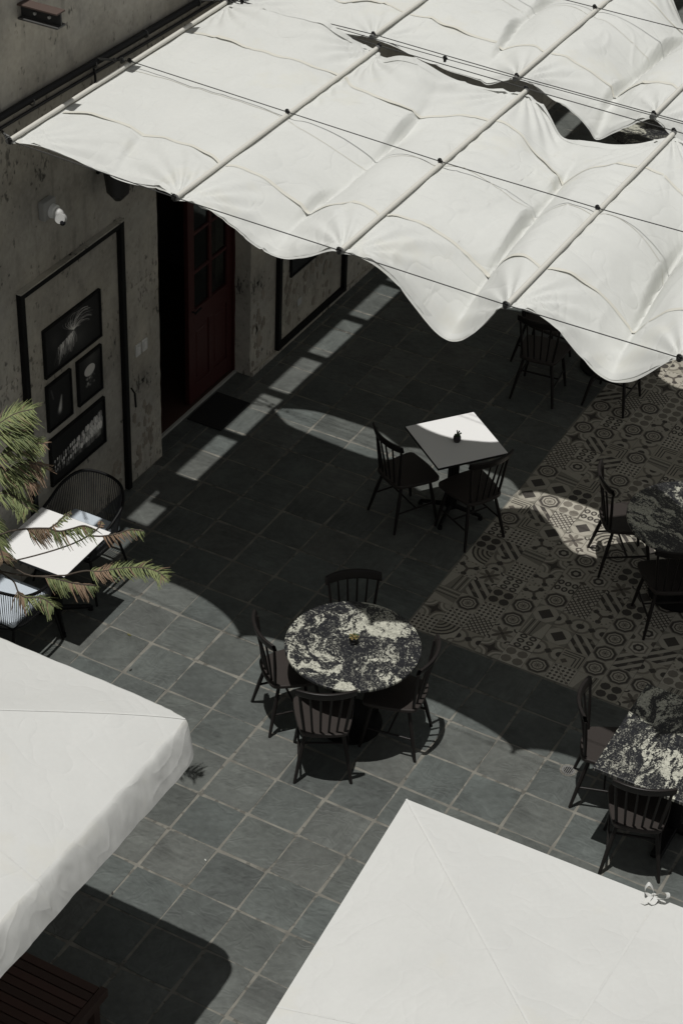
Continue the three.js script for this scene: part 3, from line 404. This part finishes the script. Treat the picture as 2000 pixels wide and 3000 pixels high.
cable('steel cable along the front edge of the second awning', [-1.42, -.17, 1.06, 2.15, 3.3, 4.45, 7.5], [-2.82, -2.85, -2.775, -2.74, -2.72, -2.72, -2.72], H + .012, [WALL + .03, 4.05, -2.88]);
cable('steel cable across the middle of the second awning', [-1.42, -.17, 1.05, 2.15, 3.3, 4.45, 7.5], [-4.3, -4.28, -4.25, -4.22, -4.2, -4.2, -4.2], H + .024, [WALL + .03, 4.05, -4.3]);

// ---------------------------------------------------------------- parasols
function parasol(label, cx, cz, half, yr, rise, roll) {
  const t = thing('parasol', label, 'parasol', [cx, 0, cz], 0, 'square white parasols');
  const N = 120, seam = x => Math.exp(-Math.abs(x) * 60), ph = rr(0, 9);
  const f = (X, Z) => { const m = Math.max(Math.abs(X), Math.abs(Z)) / half, l = Math.min(Math.abs(X), Math.abs(Z)) / half, dg = Math.abs(Math.abs(X) - Math.abs(Z));
    const rib = Math.min(dg * .7, l * half); // distance to nearest rib line
    let y = yr + rise * (1 - m) - .05 * sst(0, .5, rib) * m * (1 - m) * 2 + .03 * m * (1 - m) - roll * Math.pow(Math.abs(X) / half, 9) + .012 * (fbm(X * 2 + 50 + ph, Z * 2 + 50, 4096, 4) - .5) * (1 - m * m); return y; };
  const g = grid(N, N, (u, v) => { const X = (u * 2 - 1) * half, Z = (v * 2 - 1) * half; const o = V(X, f(X, Z), Z); o.s = X; o.t = Z; return o; }, 1, true); mesh('canopy', g, brollyM, t);
  const side = (k) => grid(200, 14, (u, v) => { // k: side; rolled shoulder then hanging cloth with soft folds
    const s = (u * 2 - 1), cor = Math.pow(Math.abs(s), 36), wv = Math.sin(s * 31 + ph + k) * .5 + Math.sin(s * 13 + k * 2) * .5, fold = .003 * v * wv * (1 - cor);
    const fl = roll ? 1 : .15, out = .10 * fl * Math.pow(v, .8) + fold * fl + .016 * fl * Math.sin(v * 2.6) * (fbm(s * 16 + k * 7 + 60, v * 1.6 + s * 9 + 60, 4096, 3) - .5) * (1 - cor), yy = -.235 * Math.pow(v, 1.3) * (1 - .12 * cor) + .006 * Math.sin(v * 3.1) * Math.sin(s * 40 + k) + .007 * Math.sin(v * 3.1) * Math.sin(s * 130 + v * 4) * sst(.7, .95, Math.abs(s));
    const shr = 1 - .0 * v; const a = s * half * shr, X = half + out - cor * .05 * v; const base = f(...(k % 2 ? [clamp(a, -half, half), half] : [half, clamp(a, -half, half)]));
    const p = k === 0 ? [X, a] : k === 1 ? [-a, X] : k === 2 ? [-X, -a] : [a, -X]; const o = V(p[0], base + yy, p[1]); o.s = s * half; o.t = v * .27; return o; });
  for (let k = 0; k < 4; k++) mesh('valance', side(k), brollyM, t);
  for (let k = 0; k < 8; k++) { const a = k * Math.PI / 4, L = k % 2 ? half * Math.SQRT2 : half, c = Math.cos(a), s = Math.sin(a);
    mesh('rib', rod(V(c * .08, yr + rise - .06, s * .08), V(c * (L - .05), yr - .085, s * (L - .05)), .011, .011, 6), mat([.3, .3, .29], .5), t);
    const pts = []; for (let i = 2; i <= 60; i++) { const d = L * i / 60, q = V(c * d, 0, s * d); q.y = f(q.x, q.z) + .0012; pts.push(q); } mesh('seam', ribbon(pts, .012, () => V(-s, 0, c)), brollyM, t); }
  mesh('finial', new THREE.SphereGeometry(.03, 14, 10).scale(1, .8, 1).translate(0, yr + rise + .03, 0), brollyM, t);
  mesh('pole', rod(V(0, .05, 0), V(0, yr + rise - .01, 0), .028, .025, 14), mat([.55, .55, .54], .4), t); mesh('base', [rbox(.6, .07, .6, .02, 0, .037, 0), rod(V(0, .06, 0), V(0, .3, 0), .04, .035, 14)], mat([.08, .08, .08], .8), t);
  return t;
}
parasol('square white parasol at lower left with hanging valance', .215, 4.195, 1.455, 2.375, .52, .03);
const pR = parasol('square white parasol at lower right with tied cloth bow on edge', 4.555, 4.15, 1.485, 2.35, .54, 0);
for (const o of pR.children) if (!['pole', 'base'].includes(o.name)) { o.geometry = o.geometry.clone().translate(1.485, -2.35, 1.485).rotateX(.135).rotateY(.022).translate(-1.485, 2.35, -1.485); } else if (o.name === 'pole') o.geometry = o.geometry.clone().scale(1, .925, 1);
{ // tied closing strap
  const loop = (pts, w, up) => ribbon(new THREE.CatmullRomCurve3(pts).getPoints(24), w, () => up);
  mesh('tie_bow', [loop([V(0, 0, 0), V(-.03, .05, -.03), V(-.07, .10, -.02), V(-.085, .05, .02), V(-.04, .012, .02), V(0, 0, 0)], .06, V(.35, .25, .9).normalize()), loop([V(0, 0, 0), V(.04, .04, -.02), V(.10, .07, -.03), V(.12, .06, .01), V(.06, .03, .03), V(0, 0, 0)], .06, V(-.3, .5, .8).normalize()), loop([V(0, 0, 0), V(-.02, .03, .05), V(-.03, .018, .11), V(-.05, .02, .15)], .05, V(.9, .35, .2).normalize()), loop([V(0, 0, 0), V(.03, .04, .04), V(.02, .02, .09), V(.0, .03, .12)], .045, V(.9, -.3, .1).normalize()), new THREE.TorusKnotGeometry(.016, .011, 30, 6)].map(g => g.scale(.62, .62, .62).translate(-.02, 2.368, -1.50)), brollyM, pR);
}

// ---------------------------------------------------------------- furniture
function arcRail() { // curved top rail swept along an arc
  const g = [], n = 10, cs = [[-.011, -.034], [.011, -.034], [.013, -.02], [.013, .026], [.008, .034], [-.008, .034], [-.013, .026], [-.013, -.02]];
  return grid(cs.length, n, (u, v) => { const i = Math.round(u * cs.length) % cs.length, s = v * 2 - 1, e = 1 - .12 * Math.pow(Math.abs(s), 6); const a = s * .53, R = .43; return V(R * Math.sin(a) * .985, .868 + cs[i][1] * e + .004 * (1 - s * s), .205 + R * (Math.cos(a) - Math.cos(.53)) + cs[i][0] + cs[i][1] * .25); });
}
function makeChair() {
  const t = new THREE.Group(); t.userData = { category: 'chair' };
  const sh = new THREE.Shape(); const w = .205, b = .165, f = -.20, r = .19; sh.moveTo(-w + .03, -f); sh.quadraticCurveTo(0, -f + .025, w - .03, -f); sh.quadraticCurveTo(w + .012, -f, w + .008, -f - .06); sh.quadraticCurveTo(w, -.02, b, -r + .03); sh.quadraticCurveTo(b - .01, -r, b - .06, -r - .005); sh.quadraticCurveTo(0, -r - .022, -b + .06, -r - .005); sh.quadraticCurveTo(-b + .01, -r, -b, -r + .03); sh.quadraticCurveTo(-w, -.02, -w - .008, -f - .06); sh.quadraticCurveTo(-w - .012, -f, -w + .03, -f);
  const sg = new THREE.ExtrudeGeometry(sh, { depth: .016, bevelEnabled: true, bevelThickness: .008, bevelSize: .008, bevelSegments: 3, curveSegments: 8 }).rotateX(-Math.PI / 2).translate(0, .438, 0); mesh('seat', sg, sunlitSeatWood, t);
  const leg = (x, z, tx, tz) => { const a = V(tx, .445, tz), m = V(lerp(tx, x, .5), .23, lerp(tz, z, .5)), e = V(x, .002, z); return [rod(a, m, .013, .0165, 9), rod(m, e, .0165, .0115, 9)]; };
  for (const s of [-1, 1]) { mesh('leg', leg(s * .205, .225, s * .13, .13), blackWood, t); mesh('leg', leg(s * .20, -.205, s * .145, -.135), blackWood, t); }
  for (const s of [-1, 1]) mesh('stretcher', rod(V(s * .178, .185, .19), V(s * .178, .185, -.178), .009, .009, 7), blackWood, t); mesh('stretcher', rod(V(-.178, .187, 0), V(.178, .187, 0), .009, .009, 7), blackWood, t);
  for (let i = 0; i < 6; i++) { const q = i / 2.5 - 1, x0 = q * .145, x1 = q * .19, z0 = .168 + .012 * (1 - q * q), zt = .205 + .06 * (1 - q * q) - .006, o = i === 0 || i === 5 ? 1.35 : 1; mesh('spindle', [rod(V(x0, .455, z0), V((x0 + x1) / 2, .64, lerp(z0, zt, .42)), .0085 * o, .0095 * o, 7), rod(V((x0 + x1) / 2, .64, lerp(z0, zt, .42)), V(x1, .85, zt), .0095 * o, .0075 * o, 7)], blackWood, t); }
  mesh('top_rail', arcRail(), blackWood, t); return t;
}
const chair0 = makeChair(); let firstChair = true;
function chair(label, group, cx, cz, fx, fz) { const th = Math.atan2(-fx, -fz); const c = chair0.clone(); c.name = numbered('spindle_chair'); c.userData = { label, category: 'chair', group }; c.position.set(cx, .0005, cz); c.rotation.y = th; scene.add(c); return c; }
const byRail = (label, group, mx, mz, fx, fz) => { const L = Math.hypot(fx, fz); return chair(label, group, mx + fx / L * .215, mz + fz / L * .215, fx, fz); };
const gA = 'black spindle chairs at the round granite table in the sun', gB = 'black spindle chairs at the white square table', gC = 'black spindle chairs at the shaded granite table', gD = 'black spindle chairs at the square granite table', gE = 'black spindle chairs under the awning';
byRail('black spindle chair nearest the camera at the sunlit round granite table, back towards us', gA, 1.502, .665, -.506, -.8625);
byRail('black spindle chair right of the sunlit round granite table, casting slatted shadow', gA, 1.934, -.067, -.986, .165);
byRail('black spindle chair left of the sunlit round granite table', gA, .784, .314, .652, -.758);
byRail('black spindle chair behind the sunlit round granite table, only its back showing', gA, 1.048, -.561, .617, .787);
byRail('black spindle chair left of the white square pedestal table', gB, .405, -2.326, .489, -.872);
byRail('black spindle chair right of the white square pedestal table, overlapping its corner', gB, 1.278, -2.499, -.885, -.465);
byRail('black spindle chair on patterned tiles left of the shaded round granite table', gC, 2.175, -2.76, .819, -.574);
chair('black spindle chair in front of the shaded round granite table at right edge', gC, 2.943, -2.341, -.57, -.82);
byRail('black spindle chair left of the square granite table at right edge, seen side-on', gD, 3.091, -.22, .947, -.321);
byRail('black spindle chair in front of the square granite table at right edge, back towards us', gD, 3.775, .386, -.322, -.947);
chair('black spindle chair on slate under the awning, left of the pair with legs showing', gE, .704, -4.88, -.12, -.993);
chair('black spindle chair on the edge of patterned tiles under the awning, right of the pair', gE, 1.35, -5.108, 0, -1);
chair('black spindle chair deepest under the awning, mostly hidden by another chair', gE, .498, -5.413, 1, .05);

function topUV(g, s, ou = 0, ov = 0) { const p = g.attributes.position, uv = new Float32Array(p.count * 2); for (let i = 0; i < p.count; i++) { uv[2 * i] = p.getX(i) * s + ou; uv[2 * i + 1] = p.getZ(i) * s + ov; } g.setAttribute('uv', new THREE.BufferAttribute(uv, 2)); return g; }
function roundTable(label, x, z, r, m, turn, h = .765) {
  const t = thing('granite_table', label, 'table', [x, 0, z], turn); const prof = [[0, h - .028], [r - .006, h - .028], [r, h - .022], [r, h - .006], [r - .005, h], [0, h]].map(q => new THREE.Vector2(...q));
  mesh('table_top', topUV(new THREE.LatheGeometry(prof, 72), .95, .5, .5), m, t); mesh('column', rod(V(0, .03, 0), V(0, h - .028, 0), .042, .036, 14), blackMetal, t); mesh('base', new THREE.LatheGeometry([[0, 0.001], [.25, 0.001], [.25, .018], [.1, .034], [.05, .06], [0, .06]].map(q => new THREE.Vector2(...q)), 36), blackMetal, t); mesh('top_plate', box(.3, .012, .3, 0, h - .0345, 0), blackMetal, t);
  return t;
}
roundTable('round black and white granite table in the sun with four chairs', 1.358, .005, .5, graniteA, .4);
roundTable('round dark granite table in shade on patterned tiles at right edge', 2.93, -2.74, .515, graniteB, 1.2);
roundTable('round granite table glimpsed far below through the gap between awnings', .1, -9.1, .5, graniteA, 2);
roundTable('round granite table hidden under the front awning by two chairs', 1.08, -5.62, .45, graniteB, 0);
{
  const t = thing('granite_table', 'square granite-topped table half in shade at right edge', 'table', [3.865, 0, -.215], 0); const h = .765;
  mesh('table_top', topUV(rbox(1.0, .03, 1.0, .005, 0, h - .015, 0), .95, .2, .1), graniteB, t); mesh('column', rod(V(0, .03, 0), V(0, h - .03, 0), .045, .04, 14), blackMetal, t); mesh('base', [rbox(.7, .04, .08, .01, 0, .021, 0), rbox(.08, .04, .7, .01, 0, .023, 0)], blackMetal, t);
  mesh('apron', [box(.9, .03, .04, 0, h - .046, .42), box(.9, .03, .04, 0, h - .046, -.42)], blackMetal, t);
}
function whiteTable(label, x, z, turn, w, d, h) {
  const t = thing('white_table', label, 'table', [x, 0, z], turn); mesh('table_top', rbox(w, .018, d, .003, 0, h - .009, 0, 1), whiteTop, t); mesh('edge_band', [box(w + .004, .02, .004, 0, h - .0125, d / 2), box(w + .004, .02, .004, 0, h - .0125, -d / 2), box(.004, .02, d - .004, w / 2, h - .0125, 0), box(.004, .02, d - .004, -w / 2, h - .0125, 0)], blackPlastic, t);
  mesh('column', rbox(.075, h - .06, .075, .008, 0, (h - .06) / 2 + .04, 0), blackMetal, t); mesh('top_plate', box(.34, .01, .34, 0, h - .0235, 0), blackMetal, t);
  for (let k = 0; k < 4; k++) { const a = k * Math.PI / 2 + Math.PI / 4, c = Math.cos(a), s = Math.sin(a); mesh('foot', [rod(V(c * .03, .075, s * .03), V(c * .27, .035, s * .27), .024, .016, 8), new THREE.CylinderGeometry(.018, .022, .03, 10).translate(c * .27, .0155, s * .27)], blackMetal, t); }
}
whiteTable('white square pedestal table with small succulent, half sunlit', .833, -2.767, -.663, .645, .64, .75);
whiteTable('white square table by the wall under the conifer branches', -1.222, .108, .02, .645, .645, .74);

// rope chairs
{
  const proto = new THREE.Group(); proto.userData = { category: 'chair' };
  const top = new THREE.CatmullRomCurve3([V(-.24, .46, -.27), V(-.285, .60, -.20), V(-.30, .655, -.02), V(-.285, .73, .15), V(-.19, .805, .265), V(0, .825, .305), V(.19, .805, .265), V(.285, .73, .15), V(.30, .655, -.02), V(.285, .60, -.20), V(.24, .46, -.27)]);
  const low = new THREE.CatmullRomCurve3([V(-.235, .40, -.265), V(-.25, .40, -.2), V(-.255, .40, -.03), V(-.235, .40, .12), V(-.15, .40, .21), V(0, .40, .235), V(.15, .40, .21), V(.235, .40, .12), V(.255, .40, -.03), V(.25, .40, -.2), V(.235, .40, -.265)]);
  mesh('arm_rail', new THREE.TubeGeometry(top, 70, .013, 8), blackMetal, proto); mesh('seat_frame', [new THREE.TubeGeometry(low, 60, .011, 7), rod(V(-.235, .4, -.265), V(.235, .4, -.265), .011)], blackMetal, proto);
  const cords = []; for (let i = 1; i < 92; i++) { const s = i / 92; cords.push(rod(top.getPoint(s), low.getPoint(s), .0038, .0038, 4)); } const cw = mesh('cord_weave', cords, mat([.02, .02, .022], .7), proto); cw.userData.kind = 'stuff';
  mesh('seat_base', rbox(.46, .015, .45, .006, 0, .402, -.02), blackMetal, proto); mesh('cushion', rbox(.45, .065, .46, .028, 0, .442, -.03, 4), cushionM, proto);
  for (const s of [-1, 1]) { mesh('leg', rod(V(s * .235, .40, -.25), V(s * .31, .002, -.29), .013, .009, 8), blackMetal, proto); mesh('leg', rod(V(s * .20, .40, .16), V(s * .235, .002, .27), .013, .009, 8), blackMetal, proto); }
  for (const [label, x, z, turn] of [['black cord tub chair with grey-blue cushion, behind white table against wall', -1.325, -.435, Math.PI], ['black cord tub chair with pale cushion, at left edge in front of white table', -1.32, .62, 0]]) { const c = proto.clone(); c.name = numbered('rope_chair'); c.userData = { label, category: 'chair', group: 'black cord tub chairs by the wall' }; c.position.set(x, .0005, z); c.rotation.y = turn; scene.add(c); }
}
// pots
{
  const leafM = mat([.05, .085, .035], .7), t = thing('potted_succulent', 'tiny green succulent in dark pot on the white square table', 'plant', [.848, .751, -2.745]);
  mesh('pot', new THREE.LatheGeometry([[0, 0], [.026, 0], [.034, .02], [.033, .045], [.026, .058], [.022, .056], [0, .05]].map(q => new THREE.Vector2(...q)), 20), mat([.016, .013, .013], .2), t);
  const g = []; for (let i = 0; i < 9; i++) { const a = rr(0, 6.3), l = rr(.03, .065), k = rr(.004, .02); g.push(rod(V(k * .5 * Math.cos(a), .05, k * .5 * Math.sin(a)), V(k * 1.4 * Math.cos(a), .05 + l, k * 1.4 * Math.sin(a)), .007, .004, 6)); g.push(new THREE.SphereGeometry(.006, 6, 5).translate(k * 1.6 * Math.cos(a), .05 + l * .8, k * 1.6 * Math.sin(a))); } mesh('leaves', g, leafM, t);
  const b = thing('potted_flower', 'small black pot of yellowish flowers on the sunlit granite table', 'plant', [1.353, .766, -.012]);
  mesh('pot', new THREE.LatheGeometry([[0, 0], [.028, 0], [.033, .03], [.034, .052], [.028, .052], [0, .045]].map(q => new THREE.Vector2(...q)), 20), mat([.01, .01, .01], .35), b);
  const fl = [], lf = []; for (let i = 0; i < 60; i++) { const a = rr(0, 6.3), r = .036 * Math.sqrt(rnd()), y = .055 + rr(0, .032) * (1 - r / .05); (i % 3 ? fl : lf).push(new THREE.IcosahedronGeometry(rr(.004, .008), 0).scale(1, .7, 1).translate(r * Math.cos(a), y, r * Math.sin(a))); } mesh('flowers', fl, mat([.26, .19, .07], .8), b); mesh('leaves', lf, leafM, b);
}
// slatted bench under the left parasol
{
  const t = thing('wooden_bench', 'dark brown slatted wooden bench under the lower left parasol', 'bench', [.55, 0, 3.34]), wd = [mat([.050, .022, .015], .6), mat([.042, .02, .014], .65), mat([.058, .024, .017], .55)];
  for (let i = 0; i < 9; i++) mesh('slat', rbox(1.72, .022, .058, .003, -.005, .443 + rr(-.001, .001), .034 + i * .066, 1), wd[i % 3], t);
  mesh('end_rail', rbox(.05, .07, .62, .004, .885, .42, .3, 1), wd[1], t); mesh('end_rail', rbox(.05, .07, .62, .004, -.895, .42, .3, 1), wd[1], t); mesh('apron', rbox(1.70, .06, .025, .003, -.005, .395, .02, 1), wd[0], t); mesh('apron', rbox(1.70, .06, .025, .003, -.005, .395, .585, 1), wd[0], t);
  for (const x of [-.84, .84]) for (const z of [.06, .54]) mesh('leg', rbox(.06, .39, .06, .004, x, .196, z, 1), wd[1], t);
}

// ---------------------------------------------------------------- conifer at the left edge
{
  const t = thing('conifer_tree', 'conifer with drooping green and browning comb-like fronds at left edge', 'tree', [0, 0, 0]);
  const bark = mat([.07, .055, .042], .95), green = [mat([.175, .205, .085], .75), mat([.225, .25, .105], .75), mat([.135, .165, .075], .75)], brown = [mat([.27, .18, .12], .85), mat([.22, .16, .105], .85)];
  mesh('trunk', [rod(V(-1.0, 0, 1.72), V(-.98, 1.9, 1.76), .075, .05, 12), rod(V(-.98, 1.9, 1.76), V(-.96, 3.7, 1.74), .05, .02, 10)], bark, t);
  const up = V(0, 1, 0);
  const frond = (pts, o) => {           // o: [start,end,len,brownFrom,brownTo,fan]
    const c = new THREE.CatmullRomCurve3(pts.map(p => V(...p))), L = c.getLength(); const br = mesh('branch', new THREE.TubeGeometry(c, 24, .006, 6), bark, t);
    const groups = { g0: [], g1: [], g2: [], b0: [], b1: [] }; const n = Math.round(L * (o.end - o.start) * (o.dens || 125));
    for (let i = 0; i < n; i++) { const s = lerp(o.start, o.end, (i + rnd() * .8) / n), p = c.getPoint(s), tg = c.getTangent(s), side = tg.clone().cross(up).normalize();
      const tip = sst(1.0, .82, s), len = o.len * (.55 + .45 * tip) * rr(.55, 1.2) * (s > .9 ? 1 - (s - .9) * 4 : 1);
      for (const sd of [-1, 1]) { const fan = o.fan ?? .4, dir = side.clone().multiplyScalar(sd * lerp(.4, 1, fan) * rr(.6, 1.2)).add(V(0, -lerp(1, .1, fan) * rr(.5, 1.2), 0)).add(tg.clone().multiplyScalar(rr(.25, .6))).normalize(), drop = dir.clone().add(V(0, -.55 * (1 - fan), 0)).normalize();
        const a = p.clone(), m = a.clone().addScaledVector(dir, len * .5), e = m.clone().addScaledVector(drop, len * .5).add(tg.clone().multiplyScalar(len * .12));
        const r = rr(.0036, .0055); const isB = s > o.b0 && s < o.b1 ? rnd() < .85 : rnd() < .06; const key = isB ? 'b' + Math.floor(rnd() * 2) : 'g' + Math.floor(rnd() * 3);
        groups[key].push(rod(a, m, r * .8, r, 4), rod(m, e, r, r * .35, 4)); } }
    const nm = { g0: green[0], g1: green[1], g2: green[2], b0: brown[0], b1: brown[1] };
    for (const k in groups) if (groups[k].length) { const m = mesh(k[0] === 'b' ? 'dry_needles' : 'needles', groups[k], nm[k], br); m.userData.kind = 'stuff'; }
  };
  const bare = pts => mesh('branch', new THREE.TubeGeometry(new THREE.CatmullRomCurve3(pts.map(p => V(...p))), 20, .0055, 6), bark, t);
  frond([[0.028, 1.963, 1.629], [0.139, 1.992, 1.547], [0.217, 1.991, 1.509], [0.316, 2.01, 1.441], [0.434, 2.022, 1.37], [0.548, 2.006, 1.326], [0.635, 1.96, 1.319]], { start: .22, end: 1, len: .115, b0: .24, b1: .42, fan: .9 });
  bare([[-.98, 1.95, 2.0], [-.7, 1.98, 1.9], [-.392, 2.039, 1.852], [-.278, 2.058, 1.777], [-.047, 2.13, 1.598], [.057, 2.176, 1.505], [.111, 2.213, 1.446]]);
  bare([[-.98, 1.85, 1.76], [-.5, 1.93, 1.8], [-.2, 1.94, 1.74], [.028, 1.963, 1.629]]);
  frond([[0.111, 2.208, 1.449], [0.182, 2.209, 1.413], [0.266, 2.226, 1.355], [0.333, 2.25, 1.301], [0.411, 2.246, 1.264]], { start: .25, end: 1, len: .08, b0: .2, b1: .72, fan: .35 });
  frond([[0.111, 2.213, 1.446], [0.148, 2.256, 1.391], [0.147, 2.288, 1.365]], { start: .5, end: 1, len: .03, b0: 0, b1: 1, fan: .6, dens: 200 });
  frond([[-.98, 2.1, 1.76], [-0.396, 2.222, 1.77], [-0.322, 2.246, 1.712], [-0.208, 2.264, 1.638], [-0.095, 2.269, 1.576]], { start: .68, end: .99, len: .135, b0: .66, b1: .97, fan: .02 });
  frond([[-0.095, 2.262, 1.58], [-0.045, 2.256, 1.561], [0.024, 2.274, 1.51], [0.079, 2.29, 1.468], [0.136, 2.279, 1.448]], { start: 0, end: 1, len: .125, b0: -1, b1: 0, fan: .2 });
  frond([[-0.11, 2.268, 1.584], [-0.076, 2.297, 1.542], [-0.057, 2.326, 1.508], [-0.021, 2.361, 1.46]], { start: .1, end: 1, len: .045, b0: 0, b1: .3, fan: .5 });
  frond([[-.98, 2.15, 1.76], [-0.399, 2.036, 1.787], [-0.291, 1.995, 1.766], [-0.183, 1.954, 1.745], [-0.097, 1.951, 1.704], [-0.001, 1.941, 1.663], [0.09, 1.924, 1.63], [0.153, 1.919, 1.602], [0.23, 1.917, 1.564]], { start: .52, end: 1, len: .115, b0: .70, b1: .9, fan: .35 });
  frond([[-.45, 1.96, 1.80], [-0.326, 1.911, 1.785], [-0.277, 1.885, 1.782], [-0.222, 1.824, 1.805], [-0.176, 1.805, 1.797], [-0.101, 1.808, 1.756], [-0.039, 1.789, 1.74], [0.003, 1.763, 1.74]], { start: .38, end: 1, len: .115, b0: .2, b1: .55, fan: .6 });
  frond([[-.97, 2.72, 1.74], [-0.528, 2.902, 1.546], [-0.482, 2.939, 1.493], [-0.429, 2.975, 1.435], [-0.342, 3.0, 1.368]], { start: .28, end: 1, len: .17, b0: -1, b1: 0, fan: .8 });
  frond([[-.97, 2.6, 1.74], [-0.49, 2.712, 1.618], [-0.415, 2.749, 1.547], [-0.34, 2.787, 1.477], [-0.238, 2.796, 1.416]], { start: .28, end: 1, len: .14, b0: .97, b1: 1, fan: .8 });
  frond([[-.97, 2.5, 1.74], [-0.479, 2.588, 1.646], [-0.392, 2.633, 1.563], [-0.313, 2.663, 1.497], [-0.212, 2.646, 1.459]], { start: .28, end: 1, len: .15, b0: .7, b1: .95, fan: .55 });
  frond([[-.97, 2.4, 1.74], [-0.468, 2.463, 1.675], [-0.395, 2.469, 1.632], [-0.316, 2.441, 1.615], [-0.245, 2.393, 1.619]], { start: .28, end: 1, len: .13, b0: -1, b1: 0, fan: .7 });
  frond([[-.97, 2.7, 1.74], [-0.506, 2.849, 1.581], [-0.438, 2.865, 1.532], [-0.377, 2.881, 1.487], [-0.332, 2.89, 1.456]], { start: .28, end: 1, len: .17, b0: -1, b1: 0, fan: .8 });
  frond([[-.97, 2.55, 1.74], [-0.501, 2.642, 1.611], [-0.416, 2.618, 1.588], [-0.331, 2.594, 1.564], [-0.236, 2.563, 1.541]], { start: .28, end: 1, len: .14, b0: .75, b1: 1, fan: .3 });
  frond([[-.97, 2.3, 1.76], [-0.6, 2.38, 1.72], [-0.43, 2.28, 1.74], [-0.36, 2.16, 1.80], [-0.31, 2.09, 1.83]], { start: .28, end: 1, len: .13, b0: .8, b1: 1, fan: .6 });
}
// bits on the floor
{
  const leaf = mat([.10, .095, .03], .8), pale = mat([.6, .6, .56], .8), dk = mat([.03, .028, .025], .8);
  const bit = (n, x, z, m, label, s = .02) => { const sh = new THREE.Shape(); sh.moveTo(-s, 0); sh.quadraticCurveTo(0, s * .7, s, 0); sh.quadraticCurveTo(0, -s * .7, -s, 0); const g = new THREE.ExtrudeGeometry(sh, { depth: .002, bevelEnabled: true, bevelThickness: .002, bevelSize: .001, bevelSegments: 1 }).rotateX(-Math.PI / 2).rotateY(rr(0, 6)).translate(x, .004, z); one(n, g, m, label, n.includes('leaf') ? 'leaf' : 'litter'); };
  bit('fallen_leaf', -.60, .02, leaf, 'yellow-green fallen leaf on slate beside the white table shadow', .022); bit('fallen_leaf', -.36, .36, dk, 'dark curled leaf on a slate joint in the sunlit left part', .015);
  bit('paper_scrap', -.55, .74, pale, 'pale scrap on sunlit slate close to the left parasol', .012); bit('paper_scrap', 1.18, 1.75, pale, 'white scrap on sunlit slate between the two parasols', .010); bit('fallen_leaf', .80, 2.33, dk, 'dark leaf fragment at the edge of the parasol shadow', .016);
}
scene.traverse(o => { if (o.isMesh) { o.castShadow = true; o.receiveShadow = true; } });
renderer.render(scene, camera);
